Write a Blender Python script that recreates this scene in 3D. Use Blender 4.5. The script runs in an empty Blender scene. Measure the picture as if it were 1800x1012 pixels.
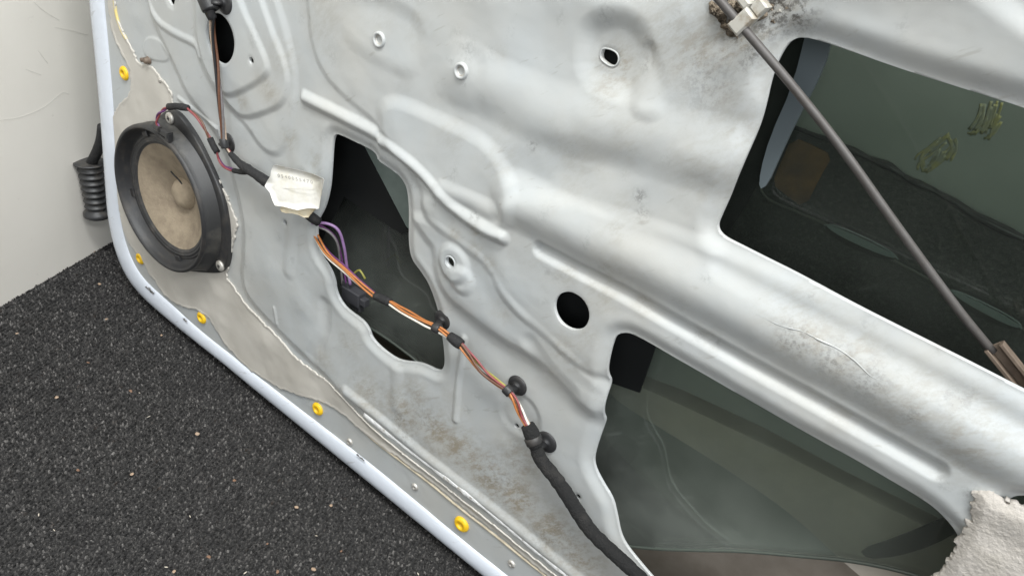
import bpy, math, random
import numpy as np
from mathutils import Vector, Matrix
random.seed(4); rng = np.random.default_rng(7)
S_ = bpy.context.scene
COL = S_.collection

# ---------------------------------------------------------------- camera, light, exposure
FPX = 1350.0                                    # focal length in photo pixels (1800 wide)
TH, PH = math.radians(42.5), math.radians(330.5)
CN = np.array([math.sin(TH)*math.cos(PH), math.sin(TH)*math.sin(PH), math.cos(TH)])
DIST, GAP = 0.477, 0.015
HCAM = 0.688 + GAP
def _un(px, py):
    r = np.array([(px-900)/FPX, (py-506)/FPX, 1.0]); return r/(CN@r)
_b = _un(848, 1012) - _un(433, 674); _b /= np.linalg.norm(_b)
_v = np.cross(CN, _b)
RW = np.stack([_b, CN, -_v])                    # camera axes -> world axes (door lies in the plane y = 0)
CAM = np.array([0.0, -DIST, HCAM])
cam = bpy.data.objects.new('camera', bpy.data.cameras.new('camera')); COL.objects.link(cam)
cam.data.sensor_width = 36.0; cam.data.lens = 36.0*FPX/1800
cam.data.clip_start = 0.01; cam.data.clip_end = 60
m = Matrix.Identity(4)
for i in range(3):
    m[i][0] = RW[i, 0]; m[i][1] = -RW[i, 1]; m[i][2] = -RW[i, 2]; m[i][3] = CAM[i]
cam.matrix_world = m
S_.camera = cam

world = bpy.data.worlds.new('World'); S_.world = world; world.use_nodes = True
wb = world.node_tree.nodes['Background']
wb.inputs[0].default_value = (0.93, 0.97, 1.0, 1); wb.inputs[1].default_value = 0.36

def area(name, loc, aim, sx, sy, power, color):
    l = bpy.data.lights.new(name, 'AREA'); l.shape = 'RECTANGLE'; l.size = sx; l.size_y = sy
    l.energy = power; l.color = color
    o = bpy.data.objects.new(name, l); COL.objects.link(o); o.location = loc
    d = Vector(aim) - Vector(loc); o.rotation_euler = d.to_track_quat('-Z', 'Y').to_euler()
    return o
area('overhead_light', (-0.10, -0.85, 2.6), (-0.3, -0.05, 0.3), 1.5, 0.35, 66, (0.98, 1.0, 1.0))
area('overhead_light', (1.5, -0.75, 2.2), (-0.8, -0.1, 0.4), 1.4, 0.35, 46, (0.98, 1.0, 1.0))  # added to brighten the wall, no such lamp is seen
area('front_fill', (0.75, -2.1, 1.35), (-0.7, 0, 0.3), 1.6, 1.1, 20, (0.92, 0.96, 1.0))  # added fill from the front right, no window is seen
S_.view_settings.view_transform = 'Standard'
S_.view_settings.look = 'None'
S_.view_settings.exposure = 0.08; S_.view_settings.gamma = 1.0
S_.view_settings.use_curve_mapping = False
S_.cycles.max_bounces = 8; S_.cycles.transparent_max_bounces = 12

# ---------------------------------------------------------------- helpers
def ray(px, py):
    return RW @ np.array([(px-900)/FPX, (py-506)/FPX, 1.0])
def at(px, py, w=0.0):                          # point of the door seen at a photo pixel, w metres proud of the hem
    r = ray(px, py); return CAM + r*((DIST-w)/r[1])
def at_floor(px, py, z=0.0):
    r = ray(px, py); return CAM + r*((z-HCAM)/r[2])
def uv(pts, w=0.0):
    return np.array([at(p[0], p[1], w)[[0, 2]] for p in pts])
def chaikin(p, n=2, closed=True):
    p = np.asarray(p, float)
    for _ in range(n):
        q = np.roll(p, -1, 0) if closed else p[1:]
        a = p if closed else p[:-1]
        r = np.empty((len(a)*2, p.shape[1])); r[0::2] = a*.75+q*.25; r[1::2] = a*.25+q*.75
        if not closed: r = np.vstack([p[:1], r, p[-1:]])
        p = r
    return p
def spline(pts, step):                          # Catmull-Rom through 3D points, evenly resampled
    p = np.asarray(pts, float)
    if len(p) > 2:
        e = np.vstack([2*p[0]-p[1], p, 2*p[-1]-p[-2]]); out = []
        for i in range(1, len(e)-2):
            for t in np.linspace(0, 1, 14, endpoint=False):
                a, b, c, d = e[i-1:i+3]
                out.append(.5*((2*b)+(c-a)*t+(2*a-5*b+4*c-d)*t*t+(3*b-a-3*c+d)*t**3))
        out.append(p[-1]); p = np.array(out)
    L = np.r_[0, np.cumsum(np.linalg.norm(np.diff(p, axis=0), axis=1))]
    n = max(2, int(L[-1]/step)+1); s = np.linspace(0, L[-1], n)
    return np.stack([np.interp(s, L, p[:, k]) for k in range(p.shape[1])], 1)
def sstep(t): t = np.clip(t, 0, 1); return t*t*(3-2*t)

KIDS = {}
ORG = {}                                        # object -> world base point
def mesh_of(name, v, f, m, smooth=True, off=(0, 0, 0), attrs=None):
    me = bpy.data.meshes.new(name)
    v = np.asarray(v, float) - np.asarray(off)
    if isinstance(f, np.ndarray) and f.ndim == 2:
        k = f.shape[1]; n = len(f)
        me.vertices.add(len(v)); me.vertices.foreach_set('co', v.astype(np.float32).ravel())
        me.loops.add(n*k); me.loops.foreach_set('vertex_index', f.astype(np.int32).ravel())
        me.polygons.add(n); me.polygons.foreach_set('loop_start', np.arange(0, n*k, k, dtype=np.int32))
        me.update(calc_edges=True)
    else:
        me.from_pydata(v.tolist(), [], [list(map(int, q)) for q in f])
    me.polygons.foreach_set('use_smooth', np.full(len(me.polygons), bool(smooth)))
    for k, a in (attrs or {}).items():
        at_ = me.attributes.new(k, 'FLOAT', 'POINT'); at_.data.foreach_set('value', np.asarray(a, np.float32))
    me.materials.append(m); me.update()
    return me
def obj(name, v, f, m, parent=None, smooth=True, attrs=None, loc=None):
    """One mesh object; v in world metres (or round loc, when given)."""
    base = ORG[parent] if parent is not None else np.zeros(3)
    if loc is None:
        me = mesh_of(name, v, f, m, smooth, base, attrs); org = base
    else:
        me = mesh_of(name, v, f, m, smooth, (0, 0, 0), attrs); org = np.asarray(loc, float)
    o = bpy.data.objects.new(name, me); COL.objects.link(o)
    if parent is not None: o.parent = parent
    o.location = org-base; ORG[o] = org; KIDS.setdefault(parent, []).append(o)
    return o
def thing(name, label, cat, loc, group=None):
    o = bpy.data.objects.new(name, None); COL.objects.link(o); o.location = loc
    o.empty_display_size = .02
    o['label'] = label; o['category'] = cat
    if group: o['group'] = group
    ORG[o] = np.asarray(loc, float); return o
def tag(o, label=None, cat=None, group=None, kind=None):
    for k, val in (('label', label), ('category', cat), ('group', group), ('kind', kind)):
        if val: o[k] = val
    return o
def join(*parts):
    V, F, n = [], [], 0
    for v, f in parts:
        V.append(np.asarray(v, float)); F += [[int(i)+n for i in q] for q in f]; n += len(v)
    return np.vstack(V), F
def basis(axis):
    a = np.asarray(axis, float); a = a/np.linalg.norm(a)
    t = np.array([0, 0, 1.0]) if abs(a[2]) < .9 else np.array([1.0, 0, 0])
    x = np.cross(t, a); x /= np.linalg.norm(x); return x, np.cross(a, x), a
def tube(path, r, seg=10, cap=True, flat=1.0, up=None):
    p = np.asarray(path, float); n = len(p)
    r = np.full(n, r) if np.isscalar(r) else np.asarray(r)
    T = np.gradient(p, axis=0); T /= np.linalg.norm(T, axis=1)[:, None]
    x = np.asarray(up, float) if up is not None else basis(T[0])[0]
    V, F = [], []
    for i in range(n):
        x = x - T[i]*(x@T[i]); x /= np.linalg.norm(x); y = np.cross(T[i], x)
        for k in range(seg):
            a = 2*math.pi*k/seg; V.append(p[i]+r[i]*(math.cos(a)*x+flat*math.sin(a)*y))
    for i in range(n-1):
        for k in range(seg):
            k2 = (k+1) % seg; F.append([i*seg+k, i*seg+k2, (i+1)*seg+k2, (i+1)*seg+k])
    if cap: F.append(list(range(seg))[::-1]); F.append([(n-1)*seg+k for k in range(seg)])
    return np.array(V), F
def lathe(prof, axis=(0, -1, 0), c=(0, 0, 0), seg=48, close=False, xs=1.0, ys=1.0):
    """profile of (radius, height along axis) turned round axis through c"""
    x, y, a = basis(axis); V, F = [], []; c = np.asarray(c, float); n = len(prof)
    for r, h in prof:
        for k in range(seg):
            t = 2*math.pi*k/seg; V.append(c+a*h+r*(xs*math.cos(t)*x+ys*math.sin(t)*y))
    for i in range(n-1):
        for k in range(seg):
            k2 = (k+1) % seg; F.append([i*seg+k, i*seg+k2, (i+1)*seg+k2, (i+1)*seg+k])
    if prof[0][0] > 1e-6 and not close: F.append([k for k in range(seg)][::-1])
    if prof[-1][0] > 1e-6 and not close: F.append([(n-1)*seg+k for k in range(seg)])
    return np.array(V), F
def box(c, ax, ay, az, bev=0.0):
    """box with half-axis vectors; bev shrinks the end faces a little (a soft edge)"""
    c, ax, ay, az = (np.asarray(q, float) for q in (c, ax, ay, az)); V = []
    L = [np.linalg.norm(q) for q in (ax, ay, az)]
    k = [max(0, 1-bev/l) for l in L]
    lv = [(-1, k[0], k[1]), (-k[2], 1, 1), (k[2], 1, 1), (1, k[0], k[1])] if bev else [(-1, 1, 1), (1, 1, 1)]
    for z, sx, sy in lv:
        kx, ky = sx, sy
        for s, t in ((-1, -1), (1, -1), (1, 1), (-1, 1)): V.append(c+az*z+ax*s*kx+ay*t*ky)
    n = len(lv); F = [[3, 2, 1, 0], [4*(n-1)+i for i in range(4)]]
    for i in range(n-1):
        for j in range(4): F.append([4*i+j, 4*i+(j+1) % 4, 4*i+4+(j+1) % 4, 4*i+4+j])
    return np.array(V), F
def slab(poly_uv, y0, y1):
    """flat outline in the door plane, from depth y0 (front) to y1 (back)"""
    p = np.asarray(poly_uv); n = len(p)
    A = np.sum(p[:, 0]*np.roll(p[:, 1], -1)-np.roll(p[:, 0], -1)*p[:, 1])
    if A < 0: p = p[::-1]
    V = np.vstack([np.c_[p[:, 0], np.full(n, y0), p[:, 1]], np.c_[p[:, 0], np.full(n, y1), p[:, 1]]])
    F = [list(range(n)), list(range(2*n-1, n-1, -1))]
    for i in range(n): F.append([i, i+n, (i+1) % n+n, (i+1) % n])
    return V, F

# ---------------------------------------------------------------- materials
def mat(name, base, rough=.5, metal=0., spec=.5, coat=0., bump=None, var=None, trans=None):
    """base colour with an optional noise variation var=(scale, colour2, lo, hi, detail) and bump=(scale, strength, dist)"""
    m = bpy.data.materials.new(name); m.use_nodes = True
    nt = m.node_tree; b = nt.nodes['Principled BSDF']
    b.inputs['Base Color'].default_value = (*base, 1); b.inputs['Roughness'].default_value = rough
    b.inputs['Metallic'].default_value = metal; b.inputs['Specular IOR Level'].default_value = spec
    b.inputs['Coat Weight'].default_value = coat; b.inputs['Coat Roughness'].default_value = .15
    g = nt.nodes.new('ShaderNodeNewGeometry')
    if var:
        nz = noise(nt, g, var[0], var[4] if len(var) > 4 else 6); r = ramp(nt, nz.outputs[0], var[2], var[3])
        mx = mixc(nt, r.outputs[0], (*base, 1), (*var[1], 1)); nt.links.new(mx.outputs[2], b.inputs['Base Color'])
    if bump:
        nz = noise(nt, g, bump[0], 4); bp = nt.nodes.new('ShaderNodeBump')
        bp.inputs['Strength'].default_value = bump[1]; bp.inputs['Distance'].default_value = bump[2]
        nt.links.new(nz.outputs[0], bp.inputs['Height']); nt.links.new(bp.outputs[0], b.inputs['Normal'])
    return m
def noise(nt, g, scale, detail=5, stretch=None, rough=.6):
    n = nt.nodes.new('ShaderNodeTexNoise'); n.inputs['Scale'].default_value = scale
    n.inputs['Detail'].default_value = detail; n.inputs['Roughness'].default_value = rough
    src = g.outputs['Position']
    if stretch:
        mp = nt.nodes.new('ShaderNodeMapping'); mp.vector_type = 'TEXTURE'
        mp.inputs['Scale'].default_value = stretch[0]; mp.inputs['Rotation'].default_value = stretch[1]
        nt.links.new(src, mp.inputs[0]); src = mp.outputs[0]
    nt.links.new(src, n.inputs['Vector']); return n
def ramp(nt, sock, lo, hi, a=(0, 0, 0, 1), b=(1, 1, 1, 1)):
    r = nt.nodes.new('ShaderNodeValToRGB'); r.color_ramp.elements[0].position = lo; r.color_ramp.elements[1].position = hi
    r.color_ramp.elements[0].color = a; r.color_ramp.elements[1].color = b
    nt.links.new(sock, r.inputs[0]); return r
def mixc(nt, fac, a, b):
    x = nt.nodes.new('ShaderNodeMix'); x.data_type = 'RGBA'
    for s, val in ((x.inputs[0], fac), (x.inputs[6], a), (x.inputs[7], b)):
        if isinstance(val, bpy.types.NodeSocket): nt.links.new(val, s)
        elif s == x.inputs[0]: s.default_value = val
        else: s.default_value = val
    return x
def mth(nt, op, a, b=None):
    x = nt.nodes.new('ShaderNodeMath'); x.operation = op; x.use_clamp = op == 'MULTIPLY'
    for i, val in enumerate((a, b)):
        if val is None: continue
        if isinstance(val, bpy.types.NodeSocket): nt.links.new(val, x.inputs[i])
        else: x.inputs[i].default_value = val
    return x.outputs[0]

def paint_mat(name, base, base2, attr=True, rough=.36):
    m = mat(name, base, rough); nt = m.node_tree; b = nt.nodes['Principled BSDF']
    g = nt.nodes.new('ShaderNodeNewGeometry')
    r0 = ramp(nt, noise(nt, g, 9, 4).outputs[0], .35, .7)
    c = mixc(nt, r0.outputs[0], (*base, 1), (*base2, 1)).outputs[2]
    # thin dust and small dark specks and scuffs over all of the sheet
    sp = ramp(nt, noise(nt, g, 260, 3).outputs[0], .70, .76); c = mixc(nt, mth(nt, 'MULTIPLY', sp.outputs[0], .30), c, (.24, .22, .19, 1)).outputs[2]
    sc = ramp(nt, noise(nt, g, 170, 3, ((1.0, 1.0, 6.0), (0, .9, 0))).outputs[0], .665, .73)
    c = mixc(nt, mth(nt, 'MULTIPLY', sc.outputs[0], .30), c, (.22, .20, .17, 1)).outputs[2]
    if attr:
        a = nt.nodes.new('ShaderNodeAttribute'); a.attribute_name = 'dirt'
        n1 = ramp(nt, noise(nt, g, 150, 9, ((1, 1, 2.2), (0, .7, 0)), rough=.8).outputs[0], .44, .58)
        n2 = ramp(nt, noise(nt, g, 26, 5).outputs[0], .30, .66)
        f = mth(nt, 'MULTIPLY', a.outputs['Fac'], mth(nt, 'ADD', mth(nt, 'MULTIPLY', n1.outputs[0], .85), mth(nt, 'MULTIPLY', n2.outputs[0], .38)))
        c = mixc(nt, f, c, (.25, .22, .17, 1)).outputs[2]
        k = nt.nodes.new('ShaderNodeAttribute'); k.attribute_name = 'grime'
        n3 = ramp(nt, noise(nt, g, 230, 8, rough=.8).outputs[0], .47, .56)
        c = mixc(nt, mth(nt, 'MULTIPLY', k.outputs['Fac'], n3.outputs[0]), c, (.035, .028, .022, 1)).outputs[2]
        rr = nt.nodes.new('ShaderNodeMapRange'); rr.inputs[3].default_value = rough; rr.inputs[4].default_value = .8
        nt.links.new(f, rr.inputs[0]); nt.links.new(rr.outputs[0], b.inputs['Roughness'])
    nt.links.new(c, b.inputs['Base Color'])
    bp = nt.nodes.new('ShaderNodeBump'); bp.inputs['Strength'].default_value = .10; bp.inputs['Distance'].default_value = .0006
    nt.links.new(noise(nt, g, 420, 4).outputs[0], bp.inputs['Height'])
    bp2 = nt.nodes.new('ShaderNodeBump'); bp2.inputs['Strength'].default_value = .22; bp2.inputs['Distance'].default_value = .004
    nt.links.new(noise(nt, g, 34, 2).outputs[0], bp2.inputs['Height']); nt.links.new(bp.outputs[0], bp2.inputs['Normal'])
    nt.links.new(bp2.outputs[0], b.inputs['Normal'])
    return m
M_panel = paint_mat('panel_paint', (.41, .43, .435), (.425, .425, .405), rough=.31)
M_hem = paint_mat('body_paint', (.64, .675, .735), (.60, .64, .70), attr=False, rough=.25)
M_skin = mat('skin_inside', (.34, .375, .34), .55, var=(9, (.25, .28, .25), .3, .7, 8))
M_beam = mat('beam_paint', (.66, .60, .52), .55, var=(30, (.54, .49, .42), .35, .7))
M_low = mat('dusty_inside', (.36, .31, .26), .75, var=(40, (.27, .23, .19), .3, .7, 8))
M_black = mat('black_plastic', (.022, .022, .023), .42, bump=(500, .25, .0005), var=(60, (.05, .045, .04), .5, .8))
M_shoulder = mat('charcoal_plastic_ring', (.028, .028, .028), .48, bump=(500, .25, .0005), var=(40, (.085, .08, .07), .5, .78))
M_blackd = mat('dusty_black_plastic', (.022, .022, .023), .5, bump=(400, .25, .0005), var=(28, (.06, .052, .044), .48, .78))
M_tape = mat('cloth_tape', (.012, .012, .013), .75, bump=(500, .8, .0016), var=(80, (.035, .032, .03), .52, .74))
M_sleeve = mat('fabric_tape', (.009, .009, .009), .85, bump=(650, 1.0, .0022), var=(70, (.028, .026, .024), .52, .74))
M_rubber = mat('rubber', (.03, .03, .031), .45, var=(50, (.09, .08, .07), .5, .75))
M_cone = mat('paper_cone', (.30, .245, .175), .9, bump=(330, .6, .0012), var=(60, (.22, .175, .125), .38, .66, 9))
M_yellow = mat('yellow_plastic', (.80, .50, .015), .4, var=(120, (.62, .36, .02), .45, .75))
M_steel = mat('screw_steel', (.58, .56, .52), .48, metal=.55, var=(260, (.30, .27, .23), .45, .7))
M_film = mat('butyl_film', (.50, .475, .43), .5, bump=(60, .1, .002), var=(14, (.43, .405, .36), .40, .72, 5))
M_film2 = mat('dirty_sealant', (.50, .44, .33), .6, bump=(150, .6, .002), var=(70, (.33, .28, .20), .42, .7, 7))
M_seal = mat('yellowed_sealer', (.62, .50, .19), .5, var=(60, (.58, .53, .40), .4, .7))
M_foam = mat('foam_felt', (.43, .40, .37), .95, bump=(420, .7, .0015), var=(40, (.40, .37, .33), .35, .7, 8))
M_rod = mat('rod_metal', (.088, .082, .078), .5, metal=.15, var=(80, (.068, .060, .055), .4, .7))
M_rust = mat('rusty_steel', (.19, .145, .11), .65, metal=.2, var=(110, (.11, .08, .06), .35, .7, 8))
M_clipw = mat('aged_white_plastic', (.40, .385, .345), .45, var=(95, (.22, .17, .11), .46, .64, 8))
M_gunk = mat('dried_grease', (.10, .075, .05), .8, bump=(300, 1.0, .003), var=(220, (.33, .27, .20), .42, .62, 8))
M_paper = mat('paper_label', (.90, .88, .82), .8, bump=(60, .3, .002), var=(45, (.74, .69, .55), .5, .8))
M_ink = mat('faded_ink', (.33, .32, .30), .8)
M_pad = mat('reflection_dark', (.032, .035, .031), .7, bump=(240, .7, .003), var=(320, (.085, .09, .078), .5, .72, 8))  # dark tone painting the carpet mirrored in the glass
M_padedge = mat('dark_edge', (.008, .009, .009), .3)
M_stroke = mat('yellow_stroke', (.36, .34, .14), .8, var=(150, (.27, .285, .21), .40, .60, 6))
M_brown = mat('brown_reflection', (.24, .125, .04), .8, var=(50, (.09, .055, .03), .35, .7, 7))  # brown tone painting a reflection in the glass
M_strip = mat('grey_channel', (.13, .155, .165), .4)
M_clipg = mat('glass_clip', (.24, .29, .285), .25)
WIRES = {k: mat('wire_'+k, c, .35, var=(300, tuple(x*.75 for x in c), .45, .7)) for k, c in dict(
    orange=(.44, .165, .05), white=(.74, .70, .62), brown=(.13, .06, .035), purple=(.13, .04, .14), lilac=(.27, .16, .32),
    red=(.24, .055, .06), grey=(.16, .15, .15), tan=(.42, .32, .24), black=(.02, .02, .022), green=(.30, .28, .06)).items()}

def glass_mat():
    m = bpy.data.materials.new('tinted_glass'); m.use_nodes = True; nt = m.node_tree
    nt.nodes.remove(nt.nodes['Principled BSDF']); out = nt.nodes['Material Output']
    tr = nt.nodes.new('ShaderNodeBsdfTransparent'); tr.inputs[0].default_value = (.75, .785, .745, 1)
    df = nt.nodes.new('ShaderNodeBsdfDiffuse'); df.inputs[0].default_value = (.40, .435, .39, 1)
    gl = nt.nodes.new('ShaderNodeBsdfGlossy'); gl.inputs['Roughness'].default_value = .06
    g = nt.nodes.new('ShaderNodeNewGeometry')
    d1 = ramp(nt, noise(nt, g, 16, 7).outputs[0], .32, .75, (.10,)*3+(1,), (.24,)*3+(1,))
    d2 = ramp(nt, noise(nt, g, 120, 6, ((1, 1, 6), (0, .8, 0))).outputs[0], .62, .74, (0, 0, 0, 1), (.12,)*3+(1,))
    sx = nt.nodes.new('ShaderNodeSeparateXYZ'); nt.links.new(g.outputs['Position'], sx.inputs[0])
    lo = nt.nodes.new('ShaderNodeMapRange'); lo.inputs[1].default_value = .08; lo.inputs[2].default_value = .36; lo.inputs[3].default_value = 2.7; lo.inputs[4].default_value = .22
    nt.links.new(sx.outputs[2], lo.inputs[0])                           # dust layer, heavier low on the pane to brighten the lower opening
    mx = nt.nodes.new('ShaderNodeMixShader'); nt.links.new(mth(nt, 'MULTIPLY', mth(nt, 'ADD', d1.outputs[0], d2.outputs[0]), lo.outputs[0]), mx.inputs[0])
    nt.links.new(tr.outputs[0], mx.inputs[1]); nt.links.new(df.outputs[0], mx.inputs[2])
    fr = nt.nodes.new('ShaderNodeFresnel'); fr.inputs[0].default_value = 1.45
    m2 = nt.nodes.new('ShaderNodeMixShader'); nt.links.new(fr.outputs[0], m2.inputs[0])
    nt.links.new(mx.outputs[0], m2.inputs[1]); nt.links.new(gl.outputs[0], m2.inputs[2])
    nt.links.new(m2.outputs[0], out.inputs[0]); return m
M_glass = glass_mat()

# ---------------------------------------------------------------- floor and wall
def floor_mat():
    m = mat('carpet', (.016, .015, .015), .95); nt = m.node_tree; b = nt.nodes['Principled BSDF']
    g = nt.nodes.new('ShaderNodeNewGeometry')
    r = ramp(nt, noise(nt, g, 420, 4).outputs[0], .5, .72)
    c = mixc(nt, r.outputs[0], (.014, .0135, .0135, 1), (.085, .08, .076, 1)); nt.links.new(c.outputs[2], b.inputs['Base Color'])
    return m
M_floor = floor_mat()
wa, wb_ = at_floor(0, 540), at_floor(190, 430)
wd = (wb_-wa)/np.linalg.norm(wb_-wa); wn = np.array([wd[1], -wd[0], 0])          # wall runs along wd; wn points into the room
if wn[0] < 0: wn = -wn
o = obj('floor', [(-6, -6, 0), (6, -6, 0), (6, 6, 0), (-6, 6, 0)], [[0, 1, 2, 3]], M_floor, smooth=False); tag(o, kind='structure')
W0, W1 = wa-wd*1.2, wa+wd*3.0
up = np.array([0, 0, 2.6])
M_wall = mat('wall_paint', (.80, .765, .70), .5, bump=(120, .12, .001), var=(5, (.76, .725, .66), .35, .7))
_nt = M_wall.node_tree; _b_ = _nt.nodes['Principled BSDF']; _g = _nt.nodes.new('ShaderNodeNewGeometry')
_src = _b_.inputs['Base Color'].links[0].from_socket
_r = ramp(_nt, noise(_nt, _g, 22, 3, ((5.0, 5.0, 1.0), (.5, .4, 0))).outputs[0], .70, .74)
_c = mixc(_nt, mth(_nt, 'MULTIPLY', _r.outputs[0], .22), _src, (.36, .35, .33, 1))
_r2 = ramp(_nt, noise(_nt, _g, 70, 5).outputs[0], .68, .76)
_c = mixc(_nt, mth(_nt, 'MULTIPLY', _r2.outputs[0], .20), _c.outputs[2], (.40, .36, .30, 1)); _nt.links.new(_c.outputs[2], _b_.inputs['Base Color'])
b_ = -wn*.06
o = obj('wall', [W0, W1, W1+up, W0+up, W0+b_, W1+b_, W1+up+b_, W0+up+b_],
        [[0, 1, 2, 3], [5, 4, 7, 6], [1, 5, 6, 2], [4, 0, 3, 7], [3, 2, 6, 7], [4, 5, 1, 0]], M_wall, smooth=False); tag(o, kind='structure')
scr = [((0, 212), (40, 205), (78, 188), (108, 164), (121, 166)), ((58, 3), (78, 20), (104, 36)), ((95, 48), (130, 55), (155, 62)), ((66, 88), (84, 112)), ((45, 122), (72, 132))]
def at_wall(px, py, off=.0006):
    r = ray(px, py); t = ((wa-CAM)@wn+off)/(r@wn); return CAM+r*t
v, f = join(*[tube(spline([at_wall(*q) for q in s_], .004), .00013, 5) for s_ in scr])
M_scr = mat('pencil_scratch', (.56, .54, .51), .8)
o = obj('wall_scratches', v, f, M_scr); tag(o, kind='structure')

# carpet pile: thousands of little loops in ribs that run along the wall
def carpet():
    ru = wd[:2]; rv = np.array([ru[1], -ru[0]])
    c0 = wa[:2]; P = []
    rib, pitch = .0052, .0024
    na, nb = int(1.25/pitch), int(.95/rib)
    A, B = np.meshgrid(np.arange(na), np.arange(nb)); A = A.ravel(); B = B.ravel()
    a = A*pitch-.55+rng.normal(0, .0007, len(A)); bb = B*rib+.002+rng.normal(0, .0005, len(A))
    xy = c0+a[:, None]*ru+bb[:, None]*(rv if rv@wn[:2] > 0 else -rv)
    # keep what the photograph (or a step aside) can see
    X = np.c_[xy, np.zeros(len(xy))]-CAM; cc = X@RW
    px = 900+FPX*cc[:, 0]/cc[:, 2]; py = 506+FPX*cc[:, 1]/cc[:, 2]
    k = (cc[:, 2] > .05) & (px > -160) & (px < 1150) & (py > 380) & (py < 1180) & (xy[:, 1] < .10); xy = xy[k]
    n = len(xy)
    ang = math.atan2(ru[1], ru[0])+rng.normal(0, .55, n); L = .0017*(1+rng.normal(0, .22, n)); Wd = .00125*(1+rng.normal(0, .2, n)); Ht = .0022+rng.normal(0, .0006, n)
    ca, sa = np.cos(ang), np.sin(ang)
    tmpl = np.array([(-1, 0, -.2), (0, -1, -.2), (1, 0, -.2), (0, 1, -.2), (-.55, 0, .8), (.55, 0, .8), (0, -.6, .95), (0, .6, .95)])
    V = np.empty((n, 8, 3)); lx = tmpl[:, 0]*L[:, None]; ly = tmpl[:, 1]*Wd[:, None]
    V[:, :, 0] = xy[:, :1]+lx*ca[:, None]-ly*sa[:, None]; V[:, :, 1] = xy[:, 1:]+lx*sa[:, None]+ly*ca[:, None]; V[:, :, 2] = tmpl[:, 2]*Ht[:, None]+.0002
    V[:, 4:, :2] += rng.normal(0, .0005, (n, 1, 2))
    T = np.array([(0, 1, 6, 4), (1, 2, 5, 6), (2, 3, 7, 5), (3, 0, 4, 7), (4, 6, 5, 7)])
    F = (np.arange(n)[:, None, None]*8+T[None]).reshape(-1, 4)
    tone = np.clip(rng.gamma(1.2, .24, n), 0, 1)
    return V.reshape(-1, 3), F, np.repeat(tone, 8)
M_pile = mat('carpet_yarn', (.014, .0135, .0135), .9, spec=.2)
_nt = M_pile.node_tree; _a = _nt.nodes.new('ShaderNodeAttribute'); _a.attribute_name = 'tone'
_g = _nt.nodes.new('ShaderNodeNewGeometry')
_rr = ramp(_nt, _a.outputs['Fac'], .08, 1.0, (.021, .0203, .020, 1), (.155, .147, .14, 1))
_r3 = ramp(_nt, noise(_nt, _g, 60, 4).outputs[0], .62, .74)
_c = mixc(_nt, mth(_nt, 'MULTIPLY', _r3.outputs[0], .3), _rr.outputs[0], (.075, .05, .035, 1)); _nt.links.new(_c.outputs[2], _nt.nodes['Principled BSDF'].inputs['Base Color'])
v, f, tone = carpet()
o = obj('carpet_pile', v, f, M_pile, smooth=False, attrs={'tone': tone}); tag(o, kind='stuff', label='dark grey speckled ribbed carpet pile on the floor')

# ---------------------------------------------------------------- door: the pressed inner panel
car_door = thing('car_door', 'silver white car door stripped of its trim, standing on dark carpet', 'car door', (-.35, 0, 0))
STEP = .00115
X0, X1, Z0, Z1 = -.930, .27, GAP-.002, .80
xs = np.arange(X0, X1, STEP); zs = np.arange(Z0, Z1, STEP); NX, NZ = len(xs), len(zs)
GX, GZ = np.meshgrid(xs, zs)
def seg_dist(X, Z, P, closed=True):
    Q = np.roll(P, -1, 0) if closed else P[1:]
    A = P if closed else P[:-1]
    D = np.full(X.shape, 1e9); inside = np.zeros(X.shape, bool)
    for a, b in zip(A, Q):
        d = b-a; l = d@d+1e-18
        t = np.clip(((X-a[0])*d[0]+(Z-a[1])*d[1])/l, 0, 1)
        D = np.minimum(D, (X-a[0]-t*d[0])**2+(Z-a[1]-t*d[1])**2)
        if closed and a[1] != b[1]:
            c = ((a[1] > Z) != (b[1] > Z)) & (X < (b[0]-a[0])*(Z-a[1])/(b[1]-a[1])+a[0]); inside ^= c
    return np.sqrt(D), inside
def window(P, mrg):
    i0, i1 = np.searchsorted(xs, [P[:, 0].min()-mrg, P[:, 0].max()+mrg]); j0, j1 = np.searchsorted(zs, [P[:, 1].min()-mrg, P[:, 1].max()+mrg])
    return slice(j0, j1), slice(i0, i1)
def sdf(P, mrg):                                # signed distance (positive inside) within a margin, -1 elsewhere
    D = np.full(GX.shape, -1.0); w = window(P, mrg)
    d, ins = seg_dist(GX[w], GZ[w], P); D[w] = np.where(ins, d, -d); return D
def pdist(P, mrg):
    D = np.full(GX.shape, 1.0); w = window(P, mrg); D[w] = seg_dist(GX[w], GZ[w], P, False)[0]; return D
W = np.zeros(GX.shape)                          # relief: metres towards the viewer
MM = .001
def plateau(px, h, blend, w=.012, n=2):
    blend *= 1.12; P = chaikin(uv(px, w), n); d = sdf(P, blend)
    global W; W = W+.78*h*MM*sstep((d+blend/2)/blend)
def bead(px, r, h, w=.014, n=2, end=1.0):
    P = chaikin(uv(px, w), n, False); d = pdist(P, r*1.05); t = np.clip(d/r, 0, 1)
    global W; W = W+h*MM*(1-t*t)**2
def gauss(px, py, rx, h, rz=None, ang=0, w=.012):
    c = uv([(px, py)], w)[0]; rz = rz or rx; ca, sa = math.cos(ang), math.sin(ang)
    dx, dz = GX-c[0], GZ-c[1]; a, b = dx*ca+dz*sa, -dx*sa+dz*ca
    global W; W = W+h*MM*np.exp(-(a/rx)**2-(b/rz)**2)

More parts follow.
